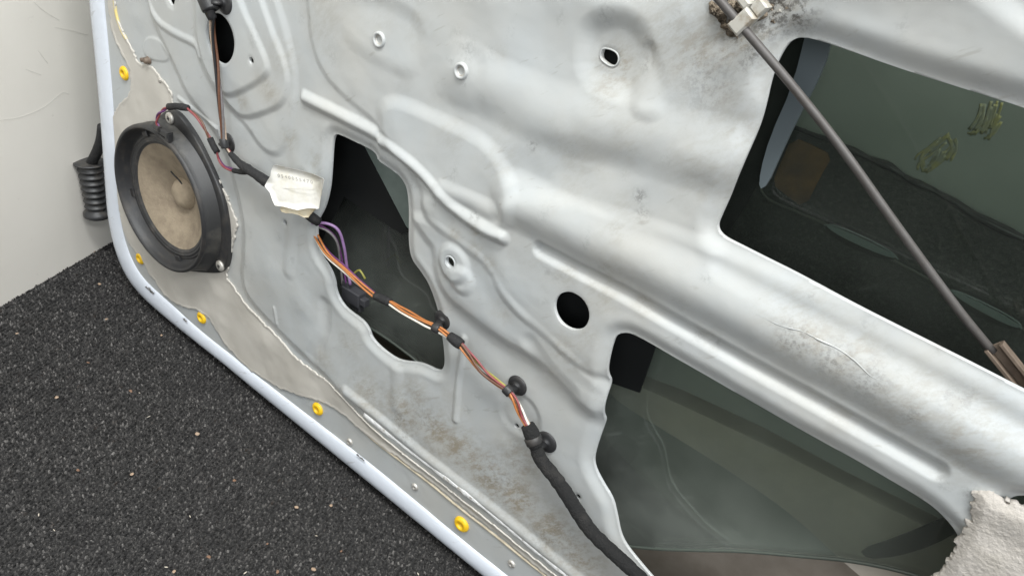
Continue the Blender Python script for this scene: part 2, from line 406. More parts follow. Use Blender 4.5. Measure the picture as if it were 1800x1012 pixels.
def facet(px, slope, blend, w=.014):             # a patch pressed a little out of level, facing up (slope > 0)
    P = chaikin(uv(px, w), 2); d = sdf(P, blend); c = P[:, 1].mean()
    global W; W = W+sstep((d+blend/2)/blend)*slope*(c-GZ)
def vnoise(scale, seed):                         # smooth random field over the door, cell size in metres
    r_ = np.random.default_rng(seed); nx, nz = int((X1-X0)/scale)+3, int((Z1-Z0)/scale)+3; L_ = r_.normal(0, 1, (nz, nx))
    u, q = (GX-X0)/scale, (GZ-Z0)/scale; i, j = u.astype(int), q.astype(int); a, b = sstep(u-i), sstep(q-j)
    return (L_[j, i]*(1-a)+L_[j, i+1]*a)*(1-b)+(L_[j+1, i]*(1-a)+L_[j+1, i+1]*a)*b
# main step up from the bottom flange
plateau([(990, 1022), (868, 926), (801, 871), (721, 810), (654, 754), (614, 708), (587, 678), (494, 590), (440, 537), (420, 490), (428, 430), (416, 340), (385, 240), (330, 175),
         (300, 110), (275, 60), (255, 0), (250, -260), (2300, -260), (2300, 1700), (1500, 1500)], 5.0, .014, .004)
# left area
bead([(249, -20), (268, 35), (300, 58), (345, 78), (352, 100)], .006, 2.0, .006)
L_ = [(342, -60), (339, 30), (346, 89), (366, 142)]
plateau(L_+[(392, 172), (425, 160), (462, 138), (470, 118), (450, 70), (420, 8), (400, -60)], 3.6, .007)
plateau([(336, -60), (334, 30), (341, 92), (362, 146), (394, 186), (419, 211), (455, 201), (490, 186), (500, 150), (494, 110), (470, 50), (430, -60)], 3.4, .007)
plateau([(330, -60), (328, 30), (335, 96), (358, 150), (392, 192), (422, 222), (448, 262), (470, 276), (488, 268), (505, 215), (512, 140), (495, 60), (455, -60)], 2.6, .009)
plateau([(545, -260), (541, 60), (522, 170), (503, 260), (494, 320), (560, 440), (700, 560), (790, 520), (860, 590), (1000, 700), (1060, 745), (1300, 900), (2300, 1500), (2300, -260)], 3.4, .032)
plateau([(240, 68), (262, 66), (281, 88), (285, 110), (262, 110), (240, 100)], 1.4, .003, .009)
bead([(300, 175), (325, 195), (372, 228)], .004, 1.5, .010)
# broad bow of the upper panel beyond the curved step, and the plateaus on it
plateau([(520, -260), (528, 20), (542, 90), (562, 132), (588, 163), (620, 190), (655, 220), (690, 270), (738, 330), (738, 372), (752, 392), (800, 424), (858, 466), (878, 512), (912, 552), (948, 580), (1010, 638), (1066, 672), (1140, 700), (2300, 1500), (2300, -260)], 2.0, .008, .012)
plateau([(652, 205), (664, 182), (690, 180), (760, 212), (850, 254), (880, 300), (905, 345), (890, 420), (830, 395), (770, 345), (720, 290), (660, 250)], 4.5, .013, .018)
bead([(528, 173), (560, 188), (600, 208), (652, 236)], .0085, 4.5, .011)
bead([(656, 253), (690, 273), (722, 298), (760, 340), (800, 375), (845, 403), (880, 418)], .0085, 5.5, .018)
bead([(770, 335), (800, 345), (860, 372)], .010, 2.0, .018)
plateau([(738, 350), (738, 372), (752, 392), (800, 424), (858, 466), (878, 512), (912, 552), (948, 580), (1010, 638), (1066, 672), (1140, 620), (1300, 700), (1660, 910), (1900, 1030), (2300, 1200), (2300, 600), (1560, 570), (1250, 425), (900, 320), (870, 418), (800, 370), (760, 335)], 2.6, .011, .014)
plateau([(716, 380), (740, 420), (758, 440), (760, 490), (785, 532), (812, 553), (850, 582), (886, 606), (918, 622), (946, 642), (986, 686), (1024, 722), (1052, 742), (1080, 700), (1010, 630), (940, 570), (880, 510), (858, 460), (800, 420), (750, 385)], 4.0, .012, .012)
facet([(604, -10), (740, 30), (725, 140), (655, 108), (594, 66)], .075, .016)
facet([(772, 84), (850, 98), (834, 188), (810, 194), (756, 160)], .065, .014)
facet([(1125, 85), (1142, 85), (1166, 190), (1140, 208), (1106, 192)], .14, .012)
# waist bar under the upper window: wide convex ridge
bead([(900, 352), (1010, 408), (1130, 462), (1250, 520), (1400, 602), (1500, 652), (1650, 735), (1900, 872)], .026, 6.5, .016)
bead([(1270, 470), (1400, 540), (1550, 620), (1750, 730), (1900, 812)], .014, -2.0, .020)
bead([(800, 130), (880, 175), (980, 215), (1100, 240), (1220, 270), (1330, 300)], .028, 4.0, .018)
bead([(930, 290), (1030, 310), (1120, 330), (1220, 345)], .030, -1.2, .016)
# long pressed groove
bead([(948, 440), (1100, 521), (1300, 635), (1500, 747), (1645, 829)], .0085, -5.2, .017, 0)
# dimple round the slot and the bulge above it
plateau([(1012, 70), (1030, 40), (1068, 28), (1105, 42), (1122, 78), (1118, 120), (1100, 172), (1060, 160), (1012, 140)], -6.5, .017, .018)
gauss(1068, 18, .028, 3.0, .016)
gauss(940, 60, .030, -3.0); gauss(900, 10, .05, 2.0); gauss(830, 50, .02, -1.2)
# belt at the top right leans out
plateau([(1440, -115), (1560, -62), (1700, -12), (1830, 38), (2000, 108), (2300, 210), (2300, -260), (1440, -260)], 24, .105, .018)
bead([(606, 690), (660, 736), (730, 796), (800, 850), (880, 912), (960, 978), (1040, 1044)], .010, 3.2, .008)   # bright ledge over the bottom seam
# bosses and small pressings
def disc(px, py, r, h, blend, w): 
    c = uv([(px, py)], w)[0]; d = r-np.hypot(GX-c[0], GZ-c[1])
    global W; W = W+h*MM*sstep((d+blend/2)/blend)
plateau([(738, 350), (738, 372), (752, 392), (800, 424), (858, 466), (878, 512), (912, 552), (948, 580), (1010, 638), (1066, 672), (1140, 640), (1300, 750), (2300, 1300), (2300, -100), (900, 200), (760, 330)], 3.4, .034)
plateau([(770, 430), (775, 500), (800, 545), (850, 584), (886, 608), (918, 624), (946, 644), (986, 688), (1024, 724), (1056, 746), (1200, 760), (2300, 1400), (2300, 0), (900, 350)], 3.0, .024)
disc(793, 465, .0165, 2.8, .008, .015); disc(808, 494, .012, 2.4, .009, .015)
bead([(808, 600), (800, 660), (793, 742)], .0055, 2.0, .010)
disc(905, 735, .021, -1.8, .008, .011)
bead([(930, 605), (960, 650), (1000, 690)], .012, -1.5, .013)
gauss(560, 560, .03, -2.5); gauss(520, 540, .02, 2); bead([(520, 330), (505, 400), (500, 480)], .012, 1.6, .010)
bead([(540, 630), (560, 590), (560, 540)], .012, -2.0, .010)
gauss(600, 690, .03, 2.5); bead([(690, 660), (690, 720)], .012, 1.3, .010)
bead([(478, 572), (474, 545)], .004, 1.0, .010)
gauss(536, 308, .010, 1.6, .006); gauss(880, 790, .012, 1.2); gauss(470, 470, .03, 1.2)
# gentle unevenness of thin pressed sheet
W = W+MM*(.35*vnoise(.045, 1)+.16*vnoise(.018, 2))
# hand-sized ripple of the bottom flange
W_flat = W.copy()

def relief(px, py, w=.012):                      # height of the panel at a photo pixel
    for _ in range(4):
        c = at(px, py, w); i = min(max(int((c[0]-X0)/STEP), 0), NX-1); j = min(max(int((c[2]-Z0)/STEP), 0), NZ-1); w = W[j, i]
    return w
# openings -----------------------------------------------------------------
W_UP = [(1405, 68), (1382, 72), (1366, 92), (1349, 130), (1335, 200), (1313, 270), (1286, 330), (1263, 380), (1254, 402), (1264, 419), (1292, 434), (1380, 478), (1500, 540),
        (1700, 640), (1800, 692), (2250, 920), (2250, 345), (1800, 192), (1600, 132), (1450, 79)]
W_MID = [(584, 237), (578, 246), (575, 300), (572, 335), (564, 367), (552, 388), (547, 415), (552, 450), (570, 474), (579, 497), (580, 515), (588, 535), (600, 549), (628, 568), (639, 583), (643, 599),
         (661, 618), (683, 634), (698, 640), (728, 643), (745, 650), (759, 657), (768, 656), (773, 645), (771, 617), (766, 578), (760, 540), (750, 505), (734, 480), (716, 457), (712, 430), (713, 400), (713, 370), (711, 334),
         (703, 318), (692, 306), (657, 286), (654, 274), (645, 265), (607, 246), (592, 239)]
W_LOW = [(1096, 585), (1083, 589), (1076, 601), (1067, 637), (1064, 660), (1067, 676), (1057, 712), (1052, 737), (1053, 748), (1046, 764), (1030, 812), (1031, 834), (1047, 864), (1064, 891), (1071, 921), (1077, 952),
         (1088, 975), (1112, 1005), (1160, 1060), (1300, 1160), (1500, 1230), (1640, 1200), (1700, 1100), (1700, 1010), (1690, 965), (1679, 940), (1664, 920), (1638, 892), (1600, 867), (1534, 828), (1400, 754), (1263, 675), (1198, 637), (1113, 588)]
W_SLOT = [(1058, 90), (1062, 86), (1074, 88), (1084, 94), (1087, 104), (1083, 114), (1074, 116), (1064, 110), (1056, 102)]
W_TINY = [(286, -30), (284, -4), (290, 10), (295, 12), (298, 0), (298, -30)]
W_CORNER = [(1764, 884), (1790, 893), (1840, 920), (1900, 960), (1900, 880), (1830, 872), (1790, 868)]
HOLES = [(W_UP, .014, 2, .008, 4.5), (W_MID, .008, 2, .006, 3.0), (W_LOW, .013, 2, .007, 3.5), (W_SLOT, None, 1, .0016, .8), (W_TINY, .009, 1, .003, 1.2), (W_CORNER, .012, 2, .006, 3.5)]
HF = np.full(GX.shape, -1.0)                    # > 0 inside an opening
SLOTW = relief(1072, 104)
for px, w, n, r, dep in HOLES:
    w = SLOTW if w is None else w
    d = sdf(chaikin(uv(px, w), n), .03); HF = np.maximum(HF, d)
    q = np.clip(-d, 0, None); W -= dep*MM*np.where(d > 0, 1, np.exp(-(q/r)**2))
    if dep > 2: W += .35*MM*np.exp(-((q-r*1.7)/(r*.6))**2)*(d < 0)
CIRC = [((1004.5, 546.8), .0159, .016, .3, 1.0), ((386, 68), None, .014, .8, .8), ((791, 461), .0048, .017, 1.0, 1.0), ((441, 107), .0032, .014, .5, .9), ((501, 392), .0030, .009, .5, 1.0), ((907.5, 748.5), .0026, .010, .5, 1.0), ((1015.5, 873), .0026, .010, .5, 1.0)]
for (px, py), r, w, dep, kx in CIRC:
    w = relief(px, py); c = uv([(px, py)], w)[0]
    if r is None:
        P = uv([(px+24.9*math.cos(a), py+11.6*math.cos(a)+43.2*math.sin(a)) for a in np.linspace(0, 2*math.pi, 40, endpoint=False)], w)
        d = sdf(P, .02); r = .02
    else: d = r-np.hypot(GX-c[0], GZ-c[1])
    HF = np.maximum(HF, d); W -= dep*MM*np.where(d > 0, 1, np.exp(-(np.clip(-d, 0, None)/.0016)**2))

SCU = uv([(278.5, 352.5)], .022)[0]; HF = np.maximum(HF, .078-np.hypot(GX-SCU[0], GZ-SCU[1]))   # the hole the speaker sits in
# outline of the panel: inside the hem
HEM_OUT = [(152, -160), (154, -60), (155, 0), (165, 90), (176, 214), (182, 300), (187, 370), (192, 402), (201, 440), (214, 474), (234, 507), (267, 540), (334, 594), (389, 637), (433, 674), (640, 842.5), (848, 1012), (1000, 1136), (1250, 1340)]
HEM_IN = [(178, -160), (181, -60), (183, 0), (192, 90), (202, 214), (206, 300), (210, 370), (217, 412), (229, 450), (246, 482), (270, 507), (303, 535), (350, 579), (414, 629), (470, 674), (614, 784), (701, 854), (801, 938), (891, 1010), (1060, 1140), (1330, 1340)]
def resample(p, n):
    p = chaikin(np.asarray(p, float), 2, False); L = np.r_[0, np.cumsum(np.linalg.norm(np.diff(p, axis=0), axis=1))]
    s = np.linspace(0, L[-1], n); return np.stack([np.interp(s, L, p[:, k]) for k in (0, 1)], 1)
hin = uv(chaikin(HEM_IN, 2, False))
outl = np.vstack([hin, [(X1+.5, hin[-1, 1]), (X1+.5, Z1+.5), (hin[0, 0], Z1+.5)]])
PF = np.full(GX.shape, -1.0); _d, _i = seg_dist(GX, GZ, outl); PF = np.where(_i, _d, -_d)+.003   # runs 3 mm under the hem's fold
KEEP = np.minimum(-HF, PF)
W = W*sstep((PF-.001)/.006)                      # flat where it goes under the fold

# dirt maps (stains with a shape of their own) ---------------------------------
DIRT = np.zeros(GX.shape); GRIME = np.zeros(GX.shape)
def stain(M, px, py, r, a, w=.012, rz=None):
    c = uv([(px, py)], w)[0]; rz = rz or r
    np.maximum(M, a*np.exp(-((GX-c[0])/r)**2-((GZ-c[1])/rz)**2), out=M)
for q in [(640, 700, .03, .6), (700, 730, .03, .8), (760, 770, .03, .9), (800, 800, .03, .95), (850, 845, .03, 1), (900, 880, .03, .95), (960, 940, .03, .9), (1010, 985, .03, .8), (720, 700, .02, .6), (905, 820, .025, .7),
          (560, 640, .02, .35), (600, 610, .02, .3), (500, 250, .012, .5), (545, 285, .012, .45), (470, 165, .012, .5), (490, 100, .02, .3), (560, 40, .03, .3), (1075, 120, .016, .75), (1060, 160, .013, .5), (1180, 70, .03, .45), (1220, 90, .025, .6),
          (1290, 60, .022, .8), (1320, 30, .02, .8), (1380, 25, .016, .6), (1270, 150, .03, .35), (1300, 230, .02, .35), (1250, 300, .03, .3), (1430, 590, .02, .55), (1500, 620, .02, .5), (1400, 560, .025, .4), (1600, 700, .025, .5), (1700, 760, .03, .5),
          (1080, 470, .02, .35), (1000, 480, .01, .4), (1060, 520, .015, .45), (1130, 530, .012, .4), (1250, 590, .012, .3), (840, 400, .006, .8), (800, 410, .008, .5), (840, 440, .008, .5), (860, 460, .008, .6), (880, 550, .012, .3), (1100, 245, .02, .25),
          (1350, 250, .02, .2), (1560, 880, .02, .25), (420, 180, .01, .5), (460, 150, .012, .4), (1000, 620, .02, .4), (1040, 590, .012, .4), (1090, 400, .012, .4), (960, 660, .02, .2), (880, 280, .02, .25), (1010, 280, .03, .25)]: stain(DIRT, *q)
for q in [(1300, 20, .012, .9), (1270, 12, .009, 1.0), (1290, 48, .010, .8), (1360, 14, .014, .95), (1392, 22, .012, .8), (1345, 40, .01, .7), (1320, 95, .007, .5), (1310, 110, .006, .4), (1405, 588, .012, .42), (1470, 625, .012, .40), (1530, 660, .015, .3),
          (1125, 345, .005, .5), (1130, 375, .005, .4), (840, 378, .004, .5), (1240, 140, .02, .22), (935, 258, .005, .4), (1290, 390, .008, .3), (700, 770, .02, .25), (880, 860, .03, .25), (740, 745, .02, .25), (960, 950, .03, .25), (690, 745, .01, .4)]: stain(GRIME, *q)

for _ in range(130):
    stain(GRIME, rng.uniform(380, 1750), rng.uniform(20, 960), rng.uniform(.002, .007), rng.uniform(.08, .30), .012, rng.uniform(.002, .010))
for _ in range(70):
    stain(DIRT, rng.uniform(380, 1750), rng.uniform(20, 960), rng.uniform(.005, .02), rng.uniform(.10, .28))

def clip_sheet(keep, relief, yoff=0.0, rim=.0022, extra=None, sl=None):
    """triangulates the height field where keep > 0, cut cleanly along keep = 0, with a thin turned-in rim"""
    k, w = (keep, relief) if sl is None else (keep[sl], relief[sl])
    gx, gz = (GX, GZ) if sl is None else (GX[sl], GZ[sl])
    ex = {n: (a if sl is None else a[sl]) for n, a in (extra or {}).items()}
    nz, nx = k.shape; pos = k > 0
    ids = np.arange(nz*nx).reshape(nz, nx)
    c = np.stack([ids[:-1, :-1], ids[:-1, 1:], ids[1:, 1:], ids[1:, :-1]], -1).reshape(-1, 4)
    cnt = pos.ravel()[c].sum(1)
    quads = c[cnt == 4]; mixed = c[(cnt > 0) & (cnt < 4)]
    V = np.c_[gx.ravel(), -(w.ravel())+yoff, gz.ravel()]; kr = k.ravel(); er = {n: a.ravel() for n, a in ex.items()}
    newv, newe, cache, tris, bed = [], {n: [] for n in er}, {}, [], []
    base = len(V)
    def cut(i, j):
        key = (i, j) if i < j else (j, i)
        if key in cache: return cache[key]
        t = kr[i]/(kr[i]-kr[j]); t = min(max(t, .02), .98)
        newv.append(V[i]+(V[j]-V[i])*t)
        for n in er: newe[n].append(er[n][i]+(er[n][j]-er[n][i])*t)
        cache[key] = base+len(newv)-1; return cache[key]
    for q in mixed:
        for tri in ((q[0], q[1], q[2]), (q[0], q[2], q[3])):
            out, cs = [], []
            for a in range(3):
                i, j = int(tri[a]), int(tri[(a+1) % 3])
                if kr[i] > 0: out.append(i)
                if (kr[i] > 0) != (kr[j] > 0): x = cut(i, j); out.append(x); cs.append((x, kr[i] > 0))
            if len(out) >= 3:
                for a in range(1, len(out)-1): tris.append((out[0], out[a], out[a+1]))
            if len(cs) == 2: bed.append((cs[0][0], cs[1][0]) if cs[0][1] else (cs[1][0], cs[0][0]))
    if newv: V = np.vstack([V, np.array(newv)])
    er = {n: np.r_[er[n], newe[n]] for n in er}
    if rim and bed:                                 # turned-in edge
        ring = {}; add = []
        for a, b in bed:
            for i in (a, b):
                if i not in ring: ring[i] = len(V)+len(add); add.append(V[i]+np.array([0, rim, 0]))
        src = list(ring); V = np.vstack([V, np.array(add)]); er = {n: np.r_[e, e[src]] for n, e in er.items()}
        for a, b in bed: tris += [(b, a, ring[a]), (b, ring[a], ring[b])]
    T = np.vstack([quads[:, [0, 1, 2]], quads[:, [0, 2, 3]], np.array(tris, int).reshape(-1, 3)])
    used = np.zeros(len(V), bool); used[T.ravel()] = True; mp = np.cumsum(used)-1
    return V[used], mp[T], {n: e[used] for n, e in er.items()}
v, f, at_ = clip_sheet(KEEP, W, 0, .003, {'dirt': DIRT, 'grime': GRIME})
inner = obj('inner_panel', v, f, M_panel, car_door, attrs=at_)
def on(px, py, d=0.0): return at(px, py, relief(px, py)+d)

# hem: folded edge of the outer skin, running round the front and the bottom
ho, hi = resample(HEM_OUT, 220), resample(HEM_IN, 220)
prof = [(0, .012), (0, .004), (.02, .0015), (.10, -.0012), (.28, -.0032), (.5, -.0040), (.72, -.0034), (.88, -.0022), (.96, -.0010), (1.0, .0004), (1.0, .003)]
V, F = [], []
a_, c_ = uv(ho), uv(hi)
for i in range(len(ho)):
    for s_, y in prof:
        q = a_[i]+(c_[i]-a_[i])*s_; V.append((q[0], y, q[1]))
n = len(prof)
for i in range(len(ho)-1):
    for j in range(n-1): F.append([i*n+j, i*n+j+1, (i+1)*n+j+1, (i+1)*n+j])
hem = obj('hem_flange', V, F, M_hem, car_door)
# outer skin: the shell behind, bellied outwards, closing the cavity at the front and the bottom
BACK = .092
rows = []
for s_, dy in ((0, .012), (.35, .03), (.7, .06), (.93, .083), (1.0, BACK)):
    k = .012*math.sin(s_*math.pi); nrm = np.array([-.6, -.8])
    rows.append([(q[0]-.004-.010*s_, dy, max(q[1]-.006*math.sin(s_*math.pi)+.004*s_, .0015)) for q in a_])
V = [p for r in rows for p in r]; F = []; n = len(a_)
for i in range(len(rows)-1):
    for j in range(n-1): F.append([i*n+j, i*n+j+1, (i+1)*n+j+1, (i+1)*n+j])
v1 = np.array(rows[-1]); poly = np.vstack([v1, [(.62, BACK, v1[-1, 2]), (.62, BACK, .95), (v1[0, 0], BACK, .95)]])
k = len(V); F.append([k+i for i in range(len(poly))][::-1]); V += poly.tolist()
skin = obj('outer_skin', V, F, M_skin, car_door, smooth=False)

M_dark = mat('shade_black', (.012, .013, .013), .7, spec=.2)  # black that paints the cavity's shade
M_deep = mat('shade_green', (.22, .30, .25), .6, var=(22, (.13, .185, .15), .35, .7, 8))  # green tone that darkens the middle opening
def backing(pts, w, name='hole_shade', th=.002, n=1, m=None):
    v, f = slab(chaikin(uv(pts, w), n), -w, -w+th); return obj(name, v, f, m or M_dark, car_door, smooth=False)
def around(px, py, rx, ry): return [(px+rx*math.cos(a), py+ry*math.sin(a)) for a in np.linspace(0, 2*math.pi, 16, endpoint=False)]
backing(around(400, 66, 60, 80), -.020); backing(around(1008, 545, 62, 62), -.020); backing(around(1074, 104, 30, 30), SLOTW-.010)  # dark discs painting the shade inside the holes
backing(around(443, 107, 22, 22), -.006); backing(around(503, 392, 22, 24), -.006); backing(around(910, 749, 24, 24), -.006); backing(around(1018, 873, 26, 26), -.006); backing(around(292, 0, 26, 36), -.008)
backing([(510, 170), (600, 222), (640, 258), (716, 404), (706, 412), (604, 346), (560, 430), (500, 400)], -.030, 'cavity_darkener', n=0)  # added dark slabs that deepen the shade in the openings
backing([(500, 200), (760, 200), (830, 420), (860, 560), (860, 760), (700, 700), (560, 580), (500, 480)], -.080, 'cavity_darkener', m=M_deep)
backing([(1030, 540), (1100, 560), (1153, 606), (1124, 690), (1060, 668), (1020, 700)], -.040, 'cavity_darkener', n=0)
backing([(1180, 300), (1290, 60), (1425, 30), (1436, 72), (1400, 160), (1362, 240), (1338, 320), (1240, 470)], -.070, 'cavity_darkener')
backing([(1510, 966), (1570, 947), (1640, 918), (1690, 900), (1700, 925), (1640, 958), (1575, 978), (1525, 982)], -.052, 'seal_strip')
M_rail = mat('regulator_rail', (.15, .185, .17), .45, var=(40, (.10, .13, .12), .35, .7))
v, f = slab(uv([(520, 480), (640, 540), (790, 650), (790, 740), (660, 740), (520, 620)], -.072), .072, .075); obj('dusty_lower_skin', v, f, M_low, car_door, smooth=False)
for q, w in (([(640, 256), (735, 320), (738, 424), (714, 398)], -.028), ([(690, 416), (735, 440), (728, 490), (668, 466)], -.052), ([(560, 380), (575, 372), (790, 560), (780, 575)], -.068)):
    v, f = slab(uv(q, w), -w, -w+.003); obj('regulator_rail', v, f, M_rail, car_door, smooth=False)
# dark pad painting the carpet's reflection, beam, dusty bottom, markings inside the cavity
def inside(px, w): return uv(px, w)
def wobble(p, amp, n=3):
    p = chaikin(p, n, True); return p+rng.normal(0, amp, p.shape)
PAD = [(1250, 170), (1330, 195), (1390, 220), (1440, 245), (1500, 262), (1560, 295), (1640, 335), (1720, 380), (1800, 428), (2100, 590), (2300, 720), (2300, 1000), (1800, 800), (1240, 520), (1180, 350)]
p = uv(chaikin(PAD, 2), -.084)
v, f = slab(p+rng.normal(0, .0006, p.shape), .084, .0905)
pad = obj('reflection_pad', v, f, M_pad, car_door, smooth=False)
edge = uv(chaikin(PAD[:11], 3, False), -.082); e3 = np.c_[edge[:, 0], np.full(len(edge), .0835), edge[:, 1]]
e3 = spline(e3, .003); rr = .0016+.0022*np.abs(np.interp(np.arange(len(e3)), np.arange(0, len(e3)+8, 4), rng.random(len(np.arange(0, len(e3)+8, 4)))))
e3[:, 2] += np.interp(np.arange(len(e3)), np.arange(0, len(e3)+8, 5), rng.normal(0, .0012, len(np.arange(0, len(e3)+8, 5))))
v, f = tube(e3, rr, 8); obj('reflection_edge', v, f, M_padedge, pad)  # black edge of the painted carpet reflection
v, f = tube(spline([at(x, y, -.0815) for x, y in [(1330, 300), (1345, 345), (1400, 372), (1460, 398), (1560, 452), (1680, 515), (1800, 578), (1950, 655)]], .004), .0009, 6)
obj('reflection_streak', v, f, mat('reflection_streak', (.11, .115, .10), .5), pad)
def marks(strokes, name, w=-.0918):               # yellow strokes: bundles of hair-thin streaks on the metal
    parts = []
    for s_ in strokes:
        p = spline([at(x, y, w) for x, y in s_], .002); L_ = len(p)
        for k in range(6):
            o_ = np.array([rng.normal(0, .0022), 0, rng.normal(0, .0022)]); a = int(rng.integers(0, max(1, L_//3))); b = L_-int(rng.integers(0, max(1, L_//3)))
            if b-a > 2: parts.append(tube(p[a:b]+o_, rng.uniform(.0004, .0011), 6, flat=.12, up=(0.3, 0, 1)))
    v, f = join(*parts); return obj(name, v, f, M_stroke, skin)
marks([[(1668, 240), (1640, 262), (1618, 280), (1622, 305)], [(1622, 305), (1650, 285), (1672, 262)], [(1668, 240), (1674, 262), (1660, 285)], [(1650, 262), (1640, 280)]], 'yellow_strokes')
marks([[(1735, 180), (1728, 210), (1712, 232)], [(1752, 182), (1742, 215), (1734, 240)], [(1712, 232), (1734, 228), (1750, 205)]], 'yellow_strokes')
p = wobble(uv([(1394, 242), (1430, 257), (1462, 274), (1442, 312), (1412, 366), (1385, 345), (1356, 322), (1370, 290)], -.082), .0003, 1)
v, f = slab(p, .0822, .0842); obj('reflection_patch', v, f, M_brown, pad, smooth=False)  # brown slab painting a reflection seen in the glass

# window glass: one big pane with a curved lower edge
GW = -.046
GL = [(1452, 20), (1440, 75), (1400, 170), (1365, 250), (1343, 310), (1338, 335), (1346, 346), (1330, 400), (1150, 380), (900, 420), (700, 330), (560, 200), (430, 250), (480, 420), (545, 515), (600, 545), (660, 582), (706, 614), (745, 650), (800, 740), (900, 880), (1010, 940), (1130, 962),
      (1300, 968), (1400, 976), (1500, 986), (1600, 1008), (1700, 1045), (1900, 1110), (2350, 1100), (2350, 200)]
GL2 = [(1300, -120), (1000, -110), (760, -80), (600, -20), (500, 60), (430, 250), (470, 420), (545, 515), (600, 545), (660, 582), (706, 614), (745, 650), (800, 740), (900, 880), (1010, 940), (1130, 962),
      (1300, 968), (1400, 976), (1500, 986), (1600, 1008), (1700, 1045), (1900, 1110), (2350, 1100), (2350, -60)]
p = uv(chaikin(GL2, 2), GW)
v, f = slab(p, -GW, -GW+.004); glass = obj('window_glass', v, f, M_glass, car_door, smooth=False)
lowedge = [at(x, y, GW) for x, y in GL2[GL2.index((545, 515)):GL2.index((1900, 1110))+1]]
v, f = tube(spline(lowedge, .005), .0016, 6); obj('glass_edge', v, f, mat('glass_edge', (.09, .105, .09), .3), glass)
v, f = slab(chaikin(uv([(1425, 30), (1462, 45), (1460, 90), (1440, 140), (1400, 215), (1372, 275), (1350, 325), (1336, 332), (1338, 300), (1355, 240), (1395, 150)], -.036), 1), .034, .037); obj('guide_channel', v, f, M_strip, car_door, smooth=False)
for q in ([(1456, 398), (1475, 400), (1520, 418), (1560, 440), (1572, 452), (1545, 450), (1500, 432), (1470, 415)], [(1674, 512), (1692, 516), (1740, 538), (1782, 562), (1788, 574), (1760, 570), (1715, 548), (1685, 528)]):
    P = uv(q, -.075); c = P.mean(0); e = P[4 if len(P) > 4 else 0]-P[0]; e /= np.linalg.norm(e); nn_ = np.array([-e[1], e[0]])
    sq = lambda k, dz: np.array([c+e*((a-c)@e)*(1+.12*(k > .6))+nn_*((a-c)@nn_)*k for a in P])+nn_*dz
    v, f = slab(chaikin(sq(1.25, -.0008), 1), .0745, .0815); s1 = obj('clip_recess', v, f, M_padedge, car_door, smooth=False)
    v, f = slab(chaikin(sq(.62, .0012), 1), .0725, .0745); obj('glass_clip', v, f, M_clipg, s1, smooth=False)
    p3 = sq(1.2, .0)[:5]; v, f = tube(spline(np.c_[p3[:, 0], np.full(len(p3), .0738), p3[:, 1]], .003), .0005, 6); obj('clip_rim', v, f, M_clipg, s1)
BEAM = [(1085, 640), (1140, 655), (1210, 700), (1340, 755), (1500, 832), (1640, 905), (1760, 960), (1740, 1060), (1600, 1010), (1480, 985), (1400, 910), (1300, 830), (1215, 785), (1140, 700), (1085, 690)]
p = uv(chaikin([(1060, 650), (1200, 712), (1340, 778), (1480, 850), (1640, 932), (1800, 1010), (1700, 1100), (1560, 1050), (1480, 985), (1400, 908), (1300, 838), (1200, 775), (1060, 690)], 2), -.054)
v, f = slab(p, .0535, .080); obj('intrusion_beam', v, f, M_beam, car_door, smooth=False)
p = uv([(1085, 560), (1150, 600), (1330, 700), (1500, 790), (1700, 895), (1760, 930), (1760, 970), (1640, 905), (1480, 825), (1340, 750), (1200, 685), (1120, 655), (1085, 640)], -.058)
v, f = slab(p, .058, .080); obj('band_reflection', v, f, mat('band_reflection_tone', (.40, .42, .405), .5), car_door, smooth=False)  # pale slab painting the reflected band along the opening's top
p = uv([(1040, 930), (1130, 962), (1300, 968), (1500, 986), (1640, 1015), (1800, 1080), (1800, 1250), (1040, 1250)], -.085)
v, f = slab(p, .083, .0905); obj('dusty_lower_skin', v, f, M_low, car_door, smooth=False)

# sealant film left from the trim membrane, round the speaker and down the bottom edge
FILM = [(188, -60), (186, 0), (189, 28), (195, 59), (202, 75), (213, 98), (224, 117), (229, 138), (226, 165), (203, 189), (196, 209), (192, 250), (197, 294), (204, 348), (209, 380), (220, 420), (238, 448), (252, 462), (258, 480), (268, 490), (277, 507), (297, 527), (321, 540), (344, 545),
        (366, 558), (376, 577), (397, 611), (425, 640), (465, 670), (500, 688), (550, 703), (574, 711), (600, 727), (634, 757), (667, 784), (721, 821), (801, 882), (868, 935), (961, 1013), (1010, 1050), (1030, 1050), (975, 1006), (868, 921), (801, 867), (721, 806), (654, 752), (614, 709), (597, 690), (577, 672),
        (521, 634), (494, 600), (468, 575), (434, 541), (410, 505), (396, 488), (399, 462), (406, 429), (412, 415), (416, 392), (406, 368), (389, 328), (362, 274), (335, 237), (308, 206), (302, 185), (298, 156), (280, 139), (267, 120), (259, 114), (242, 113), (235, 100), (222, 72), (211, 50), (199, 22), (197, -60)]
P = chaikin(uv(FILM, .003), 1); s_ = window(P, .01); d = np.full(GX.shape, -1.0); dd, ii = seg_dist(GX[s_], GZ[s_], P)
rag = .0008*vnoise(.006, 11)+.0006*vnoise(.0025, 12)
d[s_] = np.where(ii, dd, -dd); d = d+rag
lump = .00035*vnoise(.03, 13)+.0001*vnoise(.010, 14)
Wf = W+.0016+lump*sstep(d/.006)+.0005*np.exp(-((d-.0015)/.0015)**2)
v, f, _ = clip_sheet(np.minimum(np.minimum(d, PF-.0035), -HF), Wf, 0, .0016, None, s_)
obj('sealant_film', v, f, M_film, car_door)
